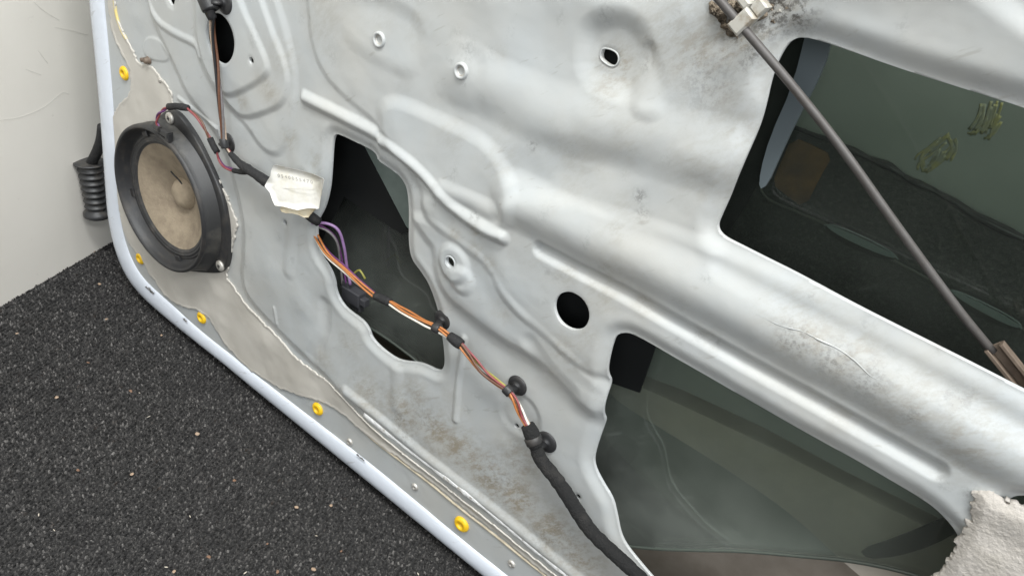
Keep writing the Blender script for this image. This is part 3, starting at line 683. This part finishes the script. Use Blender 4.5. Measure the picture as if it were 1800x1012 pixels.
# seam sealer bead along the bottom step, white ridge above it painting the ledge's brightness, yellowed bead at the top left
seam = [(560, 698), (590, 714), (620, 738), (654, 770), (700, 806), (760, 852), (801, 886), (868, 938), (930, 988), (985, 1030), (1050, 1085)]
v, f = tube(spline([on(x, y, .0002) for x, y in seam], .004), .0016, 8); obj('seam_bead', v, f, M_film2, car_door)
seam = [(588, 674), (616, 702), (640, 728), (700, 776), (760, 822), (801, 853), (868, 906), (930, 958), (990, 1006), (1060, 1062)]
seam = [(640, 728)]+[q for q in seam if q[0] > 690]
pth = spline([on(x, y, .0002) for x, y in seam], .003)
M_ledge = mat('ledge_highlight', (.74, .74, .73), .5, bump=(260, .9, .002), var=(120, (.40, .37, .32), .56, .66, 8))
v, f = tube(pth, .0030+.0012*np.interp(np.arange(len(pth)), np.arange(0, len(pth)+4, 3), rng.uniform(-1, 1, len(np.arange(0, len(pth)+4, 3)))), 10, flat=.35, up=(.6, 0, .8)); obj('seam_bead', v, f, M_ledge, car_door)  # not a bead: white ridge painting the ledge's brightness
pth = spline([on(x, y, .0) for x, y in [(1330, 552), (1372, 572), (1410, 582), (1440, 597), (1472, 612), (1502, 633), (1530, 660), (1548, 668)]], .0025)
v, f = tube(pth, (.00015+.0007*rng.random(len(pth)))*np.sin(np.linspace(.15, 3.0, len(pth))), 6, flat=.6); obj('paint_crack', v, f, M_panel, car_door)
for cx, cy, k in ((262, 508, 1.0), (268, 514, .6), (637, 806, .8), (630, 800, .5), (325, 562, .7)):
    q = np.array([(cx+k*7*rng.uniform(.4, 1)*math.cos(a)*1.0+k*3*math.sin(a), cy+k*5*rng.uniform(.5, 1)*math.sin(a)+k*3*math.cos(a)) for a in np.linspace(0, 2*math.pi, 11, endpoint=False)])
    v, f = slab(uv(q, .0035), -.0043, -.0030); obj('paint_chip', v, f, mat('bare_chip', (.10, .095, .09), .7, var=(400, (.4, .4, .42), .5, .6)), hem, smooth=False)
seam = [(199, -30), (201, 0), (206, 30), (214, 54), (223, 70)]
v, f = tube(spline([on(x, y, .0004) for x, y in seam], .003), .0019, 8); obj('seam_bead', v, f, M_seal, car_door)

# torn foam at the right
FO = [(1718, 860), (1735, 858), (1765, 880), (1800, 892), (1950, 960), (2000, 1300), (1560, 1200), (1630, 1020), (1660, 1000), (1672, 975), (1682, 955), (1692, 935), (1710, 905), (1706, 890), (1715, 875)]
P = chaikin(uv(FO, .016), 2); s_ = window(P, .01); d = np.full(GX.shape, -1.0); dd, ii = seg_dist(GX[s_], GZ[s_], P)
jag = .5+.30*vnoise(.0034, 21)+.30*vnoise(.0018, 22)
d[s_] = np.where(ii, dd, -dd); d0 = d.copy(); d = d+.0034*(jag-.5)*(d > -.02)
fz = .00010*vnoise(.0018, 23)+.0006*vnoise(.016, 24)
FW = np.maximum(.0165, W+.0012)+.0035*sstep((d0+.003)/.010)+fz
v, f, _ = clip_sheet(d, FW, 0, .004, None, s_); obj('foam_pad', v, f, M_foam, car_door)

# ---------------------------------------------------------------- small fittings on the door
def place(name, vf, m, loc, parent, smooth=True): return obj(name, vf[0], vf[1], m, parent, smooth, loc=loc)
def copy_part(o, loc, parent):
    c = o.copy(); COL.objects.link(c); c.parent = parent; c.location = np.asarray(loc)-ORG[parent]; ORG[c] = np.asarray(loc, float)
    for ch in KIDS.get(o, []):
        d = ch.copy(); COL.objects.link(d); d.parent = c
    return c
plug_prof = [(.0083, -.001), (.0083, .0008), (.0078, .0018), (.0060, .0030), (.0042, .0031), (.0033, .0024), (.0030, .0005), (0, .0003)]
pl = None
for x, y in [(219, 129), (247, 454), (355, 558), (559, 718), (812, 920)]:
    L = on(x, y, 0)
    if pl is None: pl = place('trim_plug', lathe(plug_prof), M_yellow, L, car_door)
    else:
        q_ = copy_part(pl, L, car_door)
        if x == 812: q_.scale = (1.12, 1.2, 1.12)
scw = None
for x, y in [(615, 776), (729.5, 855), (899.5, 990)]:
    L = on(x, y, 0)
    if scw is None: scw = place('rivet', lathe([(.0045, -.001), (.0045, .0008), (.0032, .0020), (.0016, .0022), (.0012, .0014), (0, .0014)], seg=24), M_steel, L, car_door)
    else: copy_part(scw, L, car_door)
L = on(262, 106, 0)
bolt = place('hinge_bolt', join(lathe([(.0046, -.001), (.0046, .001), (.0036, .0015), (.0034, .0055), (.0022, .0065), (0, .0065)], seg=20), lathe([(.0024, 0), (.0024, .005), (0, .0055)], c=(-.0075, 0, -.002), seg=14)), M_rust, L, car_door)
place('rivet', lathe([(.003, -.001), (.003, .002), (0, .003)], seg=16), M_steel, on(283, 141, .0), car_door)
# threaded inserts with a painted flange and a steel bush
ins = None
for x, y in [(667, 70), (811, 125)]:
    L = on(x, y, 0)
    if ins is None:
        ins = place('threaded_insert', lathe([(.0066, -.001), (.0066, .0012), (.0058, .0022), (.0046, .0022), (.0040, .0010), (.0036, -.001)], seg=32, close=True), M_panel, L, car_door)
        obj('steel_bush', *lathe([(.0043, .0006), (.0030, .0005), (.0028, -.004), (0, -.004)], seg=24, close=True), M_steel, ins, loc=L)
    else: copy_part(ins, L, car_door)
# raised lips of the slot and the boss hole
def ring(px, py, ra, rb, w, tilt=0.0, r=.0007):
    c = at(px, py, w); P = [c+np.array([ra*math.cos(a)*math.cos(tilt)-rb*math.sin(a)*math.sin(tilt), 0, ra*math.cos(a)*math.sin(tilt)+rb*math.sin(a)*math.cos(tilt)]) for a in np.linspace(0, 2*math.pi, 41)]
    return tube(np.array(P), r, 8, cap=False)
v, f = ring(791, 461, .0055, .0055, relief(778, 452)+.0002, 0, .0008); obj('hole_lip', v, f, M_panel, car_door)
q = chaikin(uv(W_SLOT, SLOTW), 2); q = q.mean(0)+(q-q.mean(0))*1.10; q = np.vstack([q, q[:1]])
v, f = tube(np.c_[q[:, 0], np.full(len(q), -SLOTW-.0001), q[:, 1]], .0006, 8, cap=False); obj('hole_lip', v, f, M_panel, car_door)

# ---------------------------------------------------------------- speaker
RB = .003
spk = obj('speaker', *lathe([(.088, .004), (.0895, .006), (.0895, .0205), (.0885, .0235), (.0865, .0243), (.0848, .0238), (.0835, .020), (.0795, .010), (.0745, .0085)], c=at(278.5, 352.5, .022)*np.array([1, 0, 1]), seg=96, close=True), M_blackd, car_door)
SC = at(278.5, 352.5, .022)*np.array([1, 0, 1])
# side pods on the ring, base plate with two ears
BASE = [(268, 222), (282, 200), (295, 193), (308, 196), (322, 212), (345, 246), (372, 300), (392, 350), (400, 395), (401, 440), (398, 468), (390, 479), (376, 481), (336, 478), (290, 470), (240, 420), (215, 340), (220, 270), (245, 235)]
def polar(P, n=160):                             # outline radius round the speaker's centre
    P = P-SCU; out = []
    for k in range(n):
        t = 2*math.pi*k/n; dx, dz = math.cos(t), math.sin(t); best = 0
        for a, b in zip(P, np.roll(P, -1, 0)):
            e = b-a; den = dx*e[1]-dz*e[0]
            if abs(den) < 1e-12: continue
            r_ = (a[0]*e[1]-a[1]*e[0])/den; q = (a[0]*dz-a[1]*dx)/den
            if 0 <= q <= 1 and r_ > best: best = r_
        out.append(best)
    return np.array(out)
def rings(levels, n=160):
    V, F = [], []; t = 2*np.pi*np.arange(n)/n
    for r_, y in levels: V.append(np.c_[SCU[0]+r_*np.cos(t), np.full(n, y), SCU[1]+r_*np.sin(t)])
    for i in range(len(levels)-1):
        for j in range(n): F.append([i*n+j, i*n+(j+1) % n, (i+1)*n+(j+1) % n, (i+1)*n+j])
    return np.vstack(V), F
R_base = np.maximum(polar(chaikin(uv(BASE, .006), 2)), .086)
v, f = rings([(R_base, .001), (R_base, -.0045), (R_base-.0006, -.0060), (R_base-.0016, -.0066), (np.full(160, .080), -.0068), (np.full(160, .078), -.004), (np.full(160, .078), .001)])
obj('mounting_plate', v, f, M_black, spk)
R_sh = np.clip(R_base-.004, .0885, .0960)
v, f = rings([(R_sh+.0012, -.006), (R_sh, -.0085), (np.full(160, .0885)*.55+R_sh*.45, -.0165), (np.full(160, .0885)*.85+R_sh*.15, -.0205), (np.full(160, .0872), -.0222)])
obj('frame_shoulder', v, f, M_shoulder, spk)
obj('inner_wall', *lathe([(.0834, .0190), (.0790, .010), (.0765, .0087), (.0755, .0040), (.074, .003)], c=SC, seg=96, close=True), M_black, spk)
obj('surround', *lathe([(.0768, .0085), (.0758, .0098), (.0745, .0104), (.0735, .0094), (.0722, .0108), (.0706, .0110), (.0696, .0096), (.0684, .0104), (.0668, .0098), (.0655, .0082), (.0645, .0080)], c=SC, seg=96, close=True), M_rubber, spk)
obj('cone', *lathe([(.0655, .0080), (.060, .0063), (.045, -.0005), (.028, -.0085), (.018, -.0135), (.014, -.015)], c=SC, seg=96, close=True), M_cone, spk)
obj('dust_cap', *lathe([(.0195, -.0125), (.0190, -.0115), (.0175, -.0078), (.0140, -.0040), (.009, -.0018), (.004, -.0010), (0, -.0009)], c=SC, seg=48, close=True), mat('paper_dome', (.37, .30, .215), .8, bump=(330, .5, .001), var=(70, (.29, .235, .165), .42, .66, 8)), spk)
# torn slit in the paper cone
v, f = tube(spline([at(300, 301, -.001), at(305, 307, -.003), at(309, 311, -.004), (at(314, 316, -.006)), at(321, 325, -.007)], .002), .0009, 6); obj('cone_tear', v, f, M_black, spk)
# clamps on the ring's inside
for a in (30, 120, 200, 285, 335):
    a = math.radians(a); c = SC+np.array([.0765*math.cos(a), -.0105, .0765*math.sin(a)]); t = np.array([-math.sin(a), 0, math.cos(a)]); r_ = np.array([math.cos(a), 0, math.sin(a)])
    obj('retaining_lug', *box(c, t*.005, r_*.0035, np.array([0, -.0022, 0]), .0006), M_black, spk, smooth=False)
sp_s = None
for x, y in ((298.5, 208), (387, 467)):
    L = at(x, y, .0075)
    if sp_s is None:
        sp_s = place('mounting_screw', lathe([(.0066, -.001), (.0066, .0010), (.0060, .0017), (.0036, .0021), (0, .0022)], seg=28), M_steel, L, spk)
        rec = obj('screw_recess', *join(box((0, -.0022, 0), (.0022, 0, .0012), (-.0004, 0, .0007), (0, -.0002, 0)), box((0, -.00225, 0), (-.0012, 0, .0022), (.0007, 0, .0004), (0, -.0002, 0))), M_black, spk, False, loc=L)
    else: copy_part(sp_s, L, spk); copy_part(rec, L, spk)
# terminal block
c = at(289, 232, .021); x_, z_ = at(303, 241, .021)-c, None
xd = x_/np.linalg.norm(x_); zd = np.array([-xd[2], 0, xd[0]])
v, f = join(box(c, xd*.011, zd*.0035, np.array([0, -.004, 0]), .001), box(c+xd*.008-zd*.003, xd*.004, zd*.005, np.array([0, -.003, 0]), .001), box(c-xd*.008+zd*.002+np.array([0, -.003, 0]), xd*.005, zd*.003, np.array([0, -.003, 0]), .001))
obj('speaker_connector', v, f, M_black, spk, smooth=False)

# ---------------------------------------------------------------- rubber gaiter beyond the front edge
g0, g1 = at(158, 285, -.018), at(172, 378, -.018)
ax = g1-g0; Lg = np.linalg.norm(ax); prof = [(.004, -.002), (.0155, -.0005), (.0205, 0), (.0210, .0015), (.0150, .004)]
nb = 7
for k in range(nb):
    h0 = .006+(Lg-.016)*k/nb; h1 = .006+(Lg-.016)*(k+1)/nb; R_ = .0175-.0022*k/nb
    prof += [(R_-.0045, h0+.0003), (R_-.001, h0+(h1-h0)*.35), (R_, h0+(h1-h0)*.5), (R_-.001, h0+(h1-h0)*.65), (R_-.0045, h1-.0003)]
prof += [(.0150, Lg-.008), (.0185, Lg-.005), (.0185, Lg), (.0160, Lg+.002), (0, Lg+.002)]
gaiter = thing('cable_gaiter', 'black ribbed rubber cable gaiter poking out beyond the front edge of the door', 'rubber gaiter', tuple(g0))
obj('bellows', *lathe(prof, ax, g0, 40, True), M_rubber, gaiter)
v, f = tube(spline([at(181, 222, -.020), at(178, 245, -.019), at(170, 268, -.018), g0+ax*.05], .003), .0068, 14); obj('cable_stub', v, f, M_tape, gaiter)

# ---------------------------------------------------------------- wiring harness
HB = on(560, 395)
harness = thing('wiring_harness', 'wiring harness of coloured wires and black tape clipped across the door panel', 'wiring harness', tuple(HB))
def hp(pts, d): return np.array([at(x, y, relief(x, y)+d if len(q) < 3 else 0) if False else at(x, y, d) for x, y in pts])
def runs(pts):                                   # pts: (px, py, w)
    return spline([at(*q) for q in pts], .0025)
def strands(path, cols, R, r, turns=1.2, spread=None, ph=0.0):
    n = len(path); T = np.gradient(path, axis=0); T /= np.linalg.norm(T, axis=1)[:, None]
    for k, cname in enumerate(cols):
        a0 = ph+2*math.pi*k/len(cols)
        s = np.linspace(0, 1, n); a = a0+turns*2*math.pi*s+.4*np.sin(7*s+k)
        sp = R if spread is None else R*(1+spread*np.sin(math.pi*s)*(.6+.4*math.sin(2.1*k)))
        x = np.cross(T, np.array([0, 1.0, 0])); x /= np.linalg.norm(x, axis=1)[:, None]; y = np.cross(T, x)
        P = path+(np.cos(a)*sp)[:, None]*x+(np.sin(a)*sp*.7)[:, None]*y
        v, f = tube(P, r, 8); obj('wire', v, f, WIRES[cname], harness)
def tape(pts, r, step=.0025, name='tape_wrap', m=None, lump=.12):
    p = spline([at(*q) for q in pts], step); n = len(p)
    rr = (np.full(n, r) if np.isscalar(r) else np.interp(np.linspace(0, 1, n), np.linspace(0, 1, len(r)), r))*(1+lump*np.interp(np.arange(n), np.arange(0, n+6, 3), rng.uniform(-1, 1, len(np.arange(0, n+6, 3)))))
    rr = rr*(1+.075*((np.arange(n)*step/.0105) % 1.0-.5))                # overlapping turns of the wrap
    v, f = tube(p, rr, 16); return obj(name, v, f, m or M_tape, harness)
w0 = .018
# top left: down past the oval hole
tape([(352, -30, .022), (360, -5, .022), (366, 15, .022), (374, 34, .020)], [.0075, .0075, .006, .0045])
strands(runs([(373, 30, .020), (374, 60, .018), (380, 110, .017), (386, 170, .018), (391, 215, .018), (394, 252, .018)]), ['black', 'tan', 'grey', 'brown'], .0021, .0014, .6)
# below the clip: taped trunk
strands(runs([(394, 252, .018), (402, 266, .016), (410, 276, .016)]), ['tan', 'black', 'red'], .0012, .0011, .3)
tape([(405, 270, .016), (420, 286, .016), (436, 298, .017), (452, 308, .018), (480, 328, .018), (510, 350, .016)], [.0030, .0044, .0052, .0056, .0048, .0048])
tape([(411, 300, .014), (424, 302, .015), (437, 300, .016)], [.0026, .0028, .0034])
# speaker leads
strands(runs([(281, 227, .023), (275, 214, .024), (280, 200, .024), (293, 190, .022), (302, 187, .020)]), ['red', 'purple'], .0011, .0011, 1.5)
tape([(297, 188, .020), (310, 187, .019), (330, 190, .018)], [.0036, .0040, .0034])
strands(runs([(326, 189, .018), (345, 204, .017), (358, 223, .016), (370, 246, .014)]), ['red', 'brown'], .0011, .0012, .8)
tape([(369, 243, .014), (375, 256, .014), (382, 268, .014)], [.0032, .0036, .0032])
strands(runs([(380, 266, .014), (386, 282, .013), (396, 294, .013), (414, 300, .014)]), ['red', 'purple'], .0012, .0012, .6)
# paper flag wrapped round the trunk
TL = [(483, 290), (488, 289.5), (522, 299), (545, 306), (566, 314), (568, 317), (564, 345), (561, 366), (559, 367), (540, 366.5), (521, 370), (508, 366), (498, 363), (484, 361), (480, 352), (476, 338), (466, 327), (472, 317), (478, 309), (479, 300)]
p = uv(TL, .026); nn = len(p)
def sheet(poly, depth, thick, bend):
    n = len(poly); c = poly.mean(0); V = []
    for y in (0, thick):
        for s_ in (1.0, .66, .33): V += [(c[0]+(a[0]-c[0])*s_, depth+y+bend((c[0]+(a[0]-c[0])*s_-c[0])/.03, (c[1]+(a[1]-c[1])*s_-c[1])/.03), c[1]+(a[1]-c[1])*s_) for a in poly]
        V.append((c[0], depth+y+bend(0, 0), c[1]))
    k = 3*n+1; F = []
    for b in (0, k):
        for i in range(2):
            for j in range(n): F.append([b+i*n+j, b+i*n+(j+1) % n, b+(i+1)*n+(j+1) % n, b+(i+1)*n+j])
        for j in range(n): F.append([b+2*n+j, b+2*n+(j+1) % n, b+3*n])
    for j in range(n): F.append([j, (j+1) % n, k+(j+1) % n, k+j])
    return V, F
bend = lambda a, b: .0016*math.sin(2.2*a)+(.002*b*b if b < 0 else .0012*b*b)
v, f = sheet(p, -.0265, .0006, bend); lab = obj('paper_flag', v, f, M_paper, harness)
p2 = uv(chaikin([(500, 360), (560, 364), (548, 374), (540, 385), (520, 375), (498, 374), (492, 366)], 1), .021)
v, f = sheet(p2, -.0215, .0006, lambda a, b: .0005*math.sin(3*a)); obj('paper_flag', v, f, mat('stained_paper', (.66, .54, .34), .8, var=(60, (.75, .68, .52), .4, .7)), harness)
v, f = tube(spline([at(478, 330, .0272), at(515, 331.5, .0275), at(556, 334, .0274)], .004), .00022, 5); obj('fold_line', v, f, mat('fold_line', (.52, .50, .46), .8), lab)
# faded print on the flag
def text_mesh(s, size):
    cu = bpy.data.curves.new('t', 'FONT'); cu.body = s; cu.size = size; cu.extrude = .00004; cu.align_x = 'CENTER'
    o = bpy.data.objects.new('t', cu); COL.objects.link(o); dg = bpy.context.evaluated_depsgraph_get(); dg.update()
    me = bpy.data.meshes.new_from_object(o.evaluated_get(dg)); v = np.array([q.co[:] for q in me.vertices]); f = [list(q.vertices) for q in me.polygons]
    bpy.data.objects.remove(o); return v, f
tv, tf = text_mesh('0 5 4 0 0 5 5 4 7 0', .0085)
c = at(519, 317, .0285); e1 = at(549, 324, .0285)-at(489, 312, .0285); e1 /= np.linalg.norm(e1); e2 = np.array([-e1[2], 0, e1[0]])
if e2[2] < 0: e2 = -e2
v = np.array([c+e1*q[0]*.80+e2*q[1]*.55+np.array([0, -q[2]-.0002, 0]) for q in tv]); obj('printed_number', v, tf, M_ink, lab, smooth=False)
# into the opening and across it
tape([(536, 372, .014), (548, 382, .010), (560, 390, .004)], [.0046, .0050, .0046])
strands(runs([(536, 380, -.010), (552, 408, -.002), (575, 445, .008), (605, 472, .012), (635, 500, .014), (662, 522, .015)]), ['orange', 'white', 'tan', 'purple', 'orange'], .0022, .00105, .16, .5, 1.0)
tape([(660, 520, .015), (672, 525, .015), (686, 532, .015)], [.0040, .0046, .0040])
strands(runs([(684, 531, .015), (715, 550, .016), (745, 567, .018), (770, 578, .019), (795, 595, .019)]), ['orange', 'white', 'black', 'tan', 'orange'], .0021, .00105, .14, .6, .5)
tape([(790, 590, .019), (799, 597, .019), (811, 606, .019)], [.0048, .0050, .0044])
strands(runs([(808, 604, .019), (830, 630, .018), (850, 652, .018), (872, 670, .018), (893, 686, .018)]), ['orange', 'grey', 'green', 'red', 'brown'], .0021, .00105, .2, .7, 2.0)
strands(runs([(892, 685, .018), (906, 705, .018), (917, 727, .017), (930, 752, .017)]), ['orange', 'tan', 'white', 'red', 'orange'], .0021, .00105, .2, .5, 2.6)
# sleeve leaving at the bottom
tape([(927, 746, .017), (936, 765, .017), (942, 784, .017)], [.0062, .0064, .0066], m=M_sleeve)
tape([(940, 778, .017), (950, 806, .017), (975, 838, .018), (996, 868, .018), (1016, 900, .018), (1040, 934, .018), (1075, 968, .018), (1110, 1000, .018), (1150, 1040, .018), (1220, 1110, .018)], [.0058, .0063, .0062, .0060, .0062], .0012, 'fabric_sleeve', M_sleeve, .05)
# loop to the spare plug in the opening
def lead(pts, c, r=.0013): v, f = tube(runs(pts), r, 8); obj('wire', v, f, WIRES[c], harness)
lead([(548, 392, .004), (575, 393, -.004), (595, 405, -.010), (605, 435, -.014), (610, 470, -.016), (616, 500, -.018)], 'lilac', .0016)
lead([(548, 396, .002), (574, 405, -.006), (592, 425, -.012), (598, 460, -.016), (602, 500, -.018)], 'grey', .0013)
lead([(552, 392, .004), (572, 401, -.006), (590, 418, -.012), (600, 450, -.016), (609, 500, -.018)], 'purple', .0011)
lead([(618, 484, -.020), (630, 475, -.020), (635, 478, -.020), (642, 490, -.020)], 'green', .0011)
c = at(622, 519, -.022); xd = at(640, 530, -.022)-c; xd /= np.linalg.norm(xd); zd = np.array([-xd[2], 0, xd[0]])
v, f = join(box(c, xd*.013, zd*.008, np.array([0, -.006, 0]), .001), box(c-xd*.010+zd*.009, xd*.006, zd*.006, np.array([0, -.005, 0]), .001), box(c+xd*.006-zd*.010, xd*.007, zd*.004, np.array([0, -.004, 0]), .001), box(c+xd*.016, xd*.004, zd*.004, np.array([0, -.004, 0]), .0008))
obj('plug_connector', v, f, mat('charcoal_plastic', (.045, .045, .05), .5), harness, smooth=False)
# cable clips: rubber button on the panel, stem and strap round the bundle
def clip(px, py, bx, by, r, wb, m=M_black):
    w = relief(px, py); c = at(px, py, w); b = at(bx, by, wb); d = b-c
    v, f = lathe([(r, -.001), (r, .0008), (r*.94, .0016), (r*.6, .0024), (r*.36, .0025), (r*.33, .0042), (r*.2, .0046), (0, .0046)], c=c, seg=32)
    o = obj('cable_clip', v, f, m, harness)
    v, f = join(tube(np.array([c+np.array([0, -.004, 0]), c+np.array([0, -.007, 0])+d*.25, b]), [.0045, .0038, .0036], 10, flat=.6), )
    obj('clip_stem', v, f, m, o)
    return c, b
def strap(px, py, dx, dy, w, R, L=.004, m=M_black):
    a = at(px-dx, py-dy, w); b = at(px+dx, py+dy, w); c = (a+b)/2; t = (b-a)/np.linalg.norm(b-a)
    v, f = tube(np.array([c-t*L, c-t*L*.8, c+t*L*.8, c+t*L]), [R*.93, R, R, R*.93], 14); obj('clip_strap', v, f, m, harness)
clip(395, 4, 372, 4, .0115, .022); strap(366, 6, 4, 10, .022, .0085, .007)
clip(402, 251, 394, 256, .0105, .018); strap(394, 252, 2, 8, .018, .0042, .005)
clip(779, 562, 770, 576, .0098, .019); strap(768, 577, 6, 3, .019, .0050, .0035)
clip(910, 677, 895, 687, .0098, .018); strap(893, 686, 5, 5, .018, .0048, .0035)
clip(961, 776, 942, 774, .0105, .018, M_blackd); strap(938, 773, 3, 7, .017, .0078, .0035, M_blackd)

# ---------------------------------------------------------------- lock rod, its guide clip and the channel at its end
ra, rb = at(1230, -40, .030), at(1312, 56, .028)
rod = thing('link_rod', 'brown grey metal rod running diagonally across the upper window opening', 'lock rod', tuple(rb))
pth = spline([ra, rb, at(1400, 160, .024), at(1480, 262, .018), at(1580, 402, .008), at(1680, 538, -.004), at(1745, 618, -.014)], .006)
v, f = tube(pth, .0026, 16); obj('rod_shaft', v, f, M_rod, rod)
A, B = at(1742, 610, -.013), at(1900, 806, -.026)
t = (B-A)/np.linalg.norm(B-A); nrm = np.array([0, -1.0, 0]); sd = np.cross(t, nrm); sd /= np.linalg.norm(sd)
if sd[0] < 0: sd = -sd
c = (A+B)/2; h = np.linalg.norm(B-A)/2
v, f = join(box(c+sd*.0018+nrm*-.003, t*h, sd*.0046, nrm*.0008, .0003), box(c-sd*.0026, t*h, sd*.0011, nrm*.0034, .0003), box(c+sd*.0062, t*h, sd*.0011, nrm*.0034, .0003))
obj('end_channel', v, f, M_rust, rod, smooth=False)
# guide clip fixed to the panel
c = at(1306, 38, .028); td = at(1320, 62, .028)-at(1300, 36, .028); td /= np.linalg.norm(td); sdv = np.array([-td[2], 0, td[0]])
if sdv[0] < 0: sdv = -sdv
v, f = join(box(c+np.array([0, .001, 0]), td*.0044, sdv*.0070, np.array([0, -.0048, 0]), .0012), box(c+sdv*.011+np.array([0, .004, 0]), td*.004, sdv*.004, np.array([0, -.0042, 0]), .001), box(c+sdv*.007-td*.009+np.array([0, .003, 0]), td*.005, sdv*.0026, np.array([0, -.005, 0]), .001))
gclip = obj('rod_guide', v, f, M_clipw, car_door, smooth=False)
def gunk(px, py, rx, rz, h):
    w = relief(px, py); c = at(px, py, w-.001); V, F = [], []; nr, ns = 7, 20
    for i in range(nr):
        s_ = i/(nr-1)
        for k in range(ns):
            a = 2*math.pi*k/ns; q = (1-s_)*(1+.28*math.sin(3*a+px)+.2*math.sin(5*a+py)); V.append(c+np.array([rx*q*math.cos(a), -h*math.sin(s_*math.pi/2)+rng.normal(0, h*.13), rz*q*math.sin(a)]))
    for i in range(nr-1):
        for k in range(ns): F.append([i*ns+k, i*ns+(k+1) % ns, (i+1)*ns+(k+1) % ns, (i+1)*ns+k])
    return V, F
for q in [(1268, 20, .008, .006, .008), (1286, 48, .006, .006, .006), (1304, 12, .009, .007, .011), (1335, 20, .006, .006, .006)]:
    v, f = gunk(*q); obj('dried_grease', v, f, M_gunk, car_door)
for q in [(1356, 12, .004, .003, .0016), (1372, 20, .003, .002, .0014), (1360, 38, .003, .002, .0014), (1384, 14, .0025, .002, .0012)]:
    v, f = gunk(*q); obj('dried_grease', v, f, M_clipw if q[0] == 1372 else M_gunk, car_door)

# ---------------------------------------------------------------- crumbs on the carpet
M_crumb = [mat('crumb_tan', (.34, .26, .19), .8, var=(300, (.36, .24, .16), .4, .7)), mat('crumb_pale', (.55, .50, .42), .7, var=(300, (.58, .50, .4), .4, .7)), mat('crumb_rust', (.19, .11, .07), .8)]
KIND = [('tan wood crumb lying on the dark carpet', 'tan crumbs on the carpet', 0, (.0030, .0021, .0014)), ('pale thin splinter lying on the dark carpet', 'pale splinters on the carpet', 1, (.0026, .0007, .0006)), ('small rust brown flake lying on the dark carpet', 'rust flakes on the carpet', 2, (.0026, .0019, .0009))]
spots = [(165, 442, 2), (175, 499, 0), (187, 561, 0), (284, 589, 0), (30, 586, 0), (155, 637, 2), (261, 732, 1), (347, 762, 0), (232, 833, 0), (412, 844, 2), (95, 931, 1), (292, 996, 1), (306, 1004, 0), (334, 907, 1), (521, 891, 0), (582, 888, 0), (556, 941, 1), (551, 1000, 0), (431, 1006, 1),
         (100, 698, 0), (230, 687, 2), (137, 826, 2), (367, 978, 2), (68, 904, 1), (600, 968, 2), (470, 955, 2), (488, 1004, 2), (245, 690, 1), (735, 1008, 1), (640, 840, 1)]
proto = {}
for x, y, k in spots:
    lab_, grp, mi, (a, b, h) = KIND[k]
    L = at_floor(x, y, .0021)
    if k not in proto:
        V = []; ns = 9
        for z_, s_ in ((-.6, .7), (0, 1.0), (.7, .86), (1.0, .45)):
            for j in range(ns):
                t = 2*math.pi*j/ns; q = s_*(1+rng.normal(0, .16)); V.append((a*q*math.cos(t), b*q*math.sin(t), h*z_+rng.normal(0, h*.12)))
        F = [[i*ns+j, i*ns+(j+1) % ns, (i+1)*ns+(j+1) % ns, (i+1)*ns+j] for i in range(3) for j in range(ns)]+[[j for j in range(ns)][::-1], [3*ns+j for j in range(ns)]]
        c_o = obj('carpet_crumb' if k != 1 else 'carpet_splinter', V, F, M_crumb[mi], None, False, loc=L); proto[k] = c_o
    else:
        c_o = proto[k].copy(); COL.objects.link(c_o); c_o.location = L
    s_ = rng.uniform(.55, .95); c_o.scale = (s_, s_, s_); c_o.rotation_euler = (rng.uniform(-.3, .3), rng.uniform(-.3, .3), rng.uniform(0, 6.28))
    tag(c_o, lab_, 'splinter' if k == 1 else 'crumb', grp)
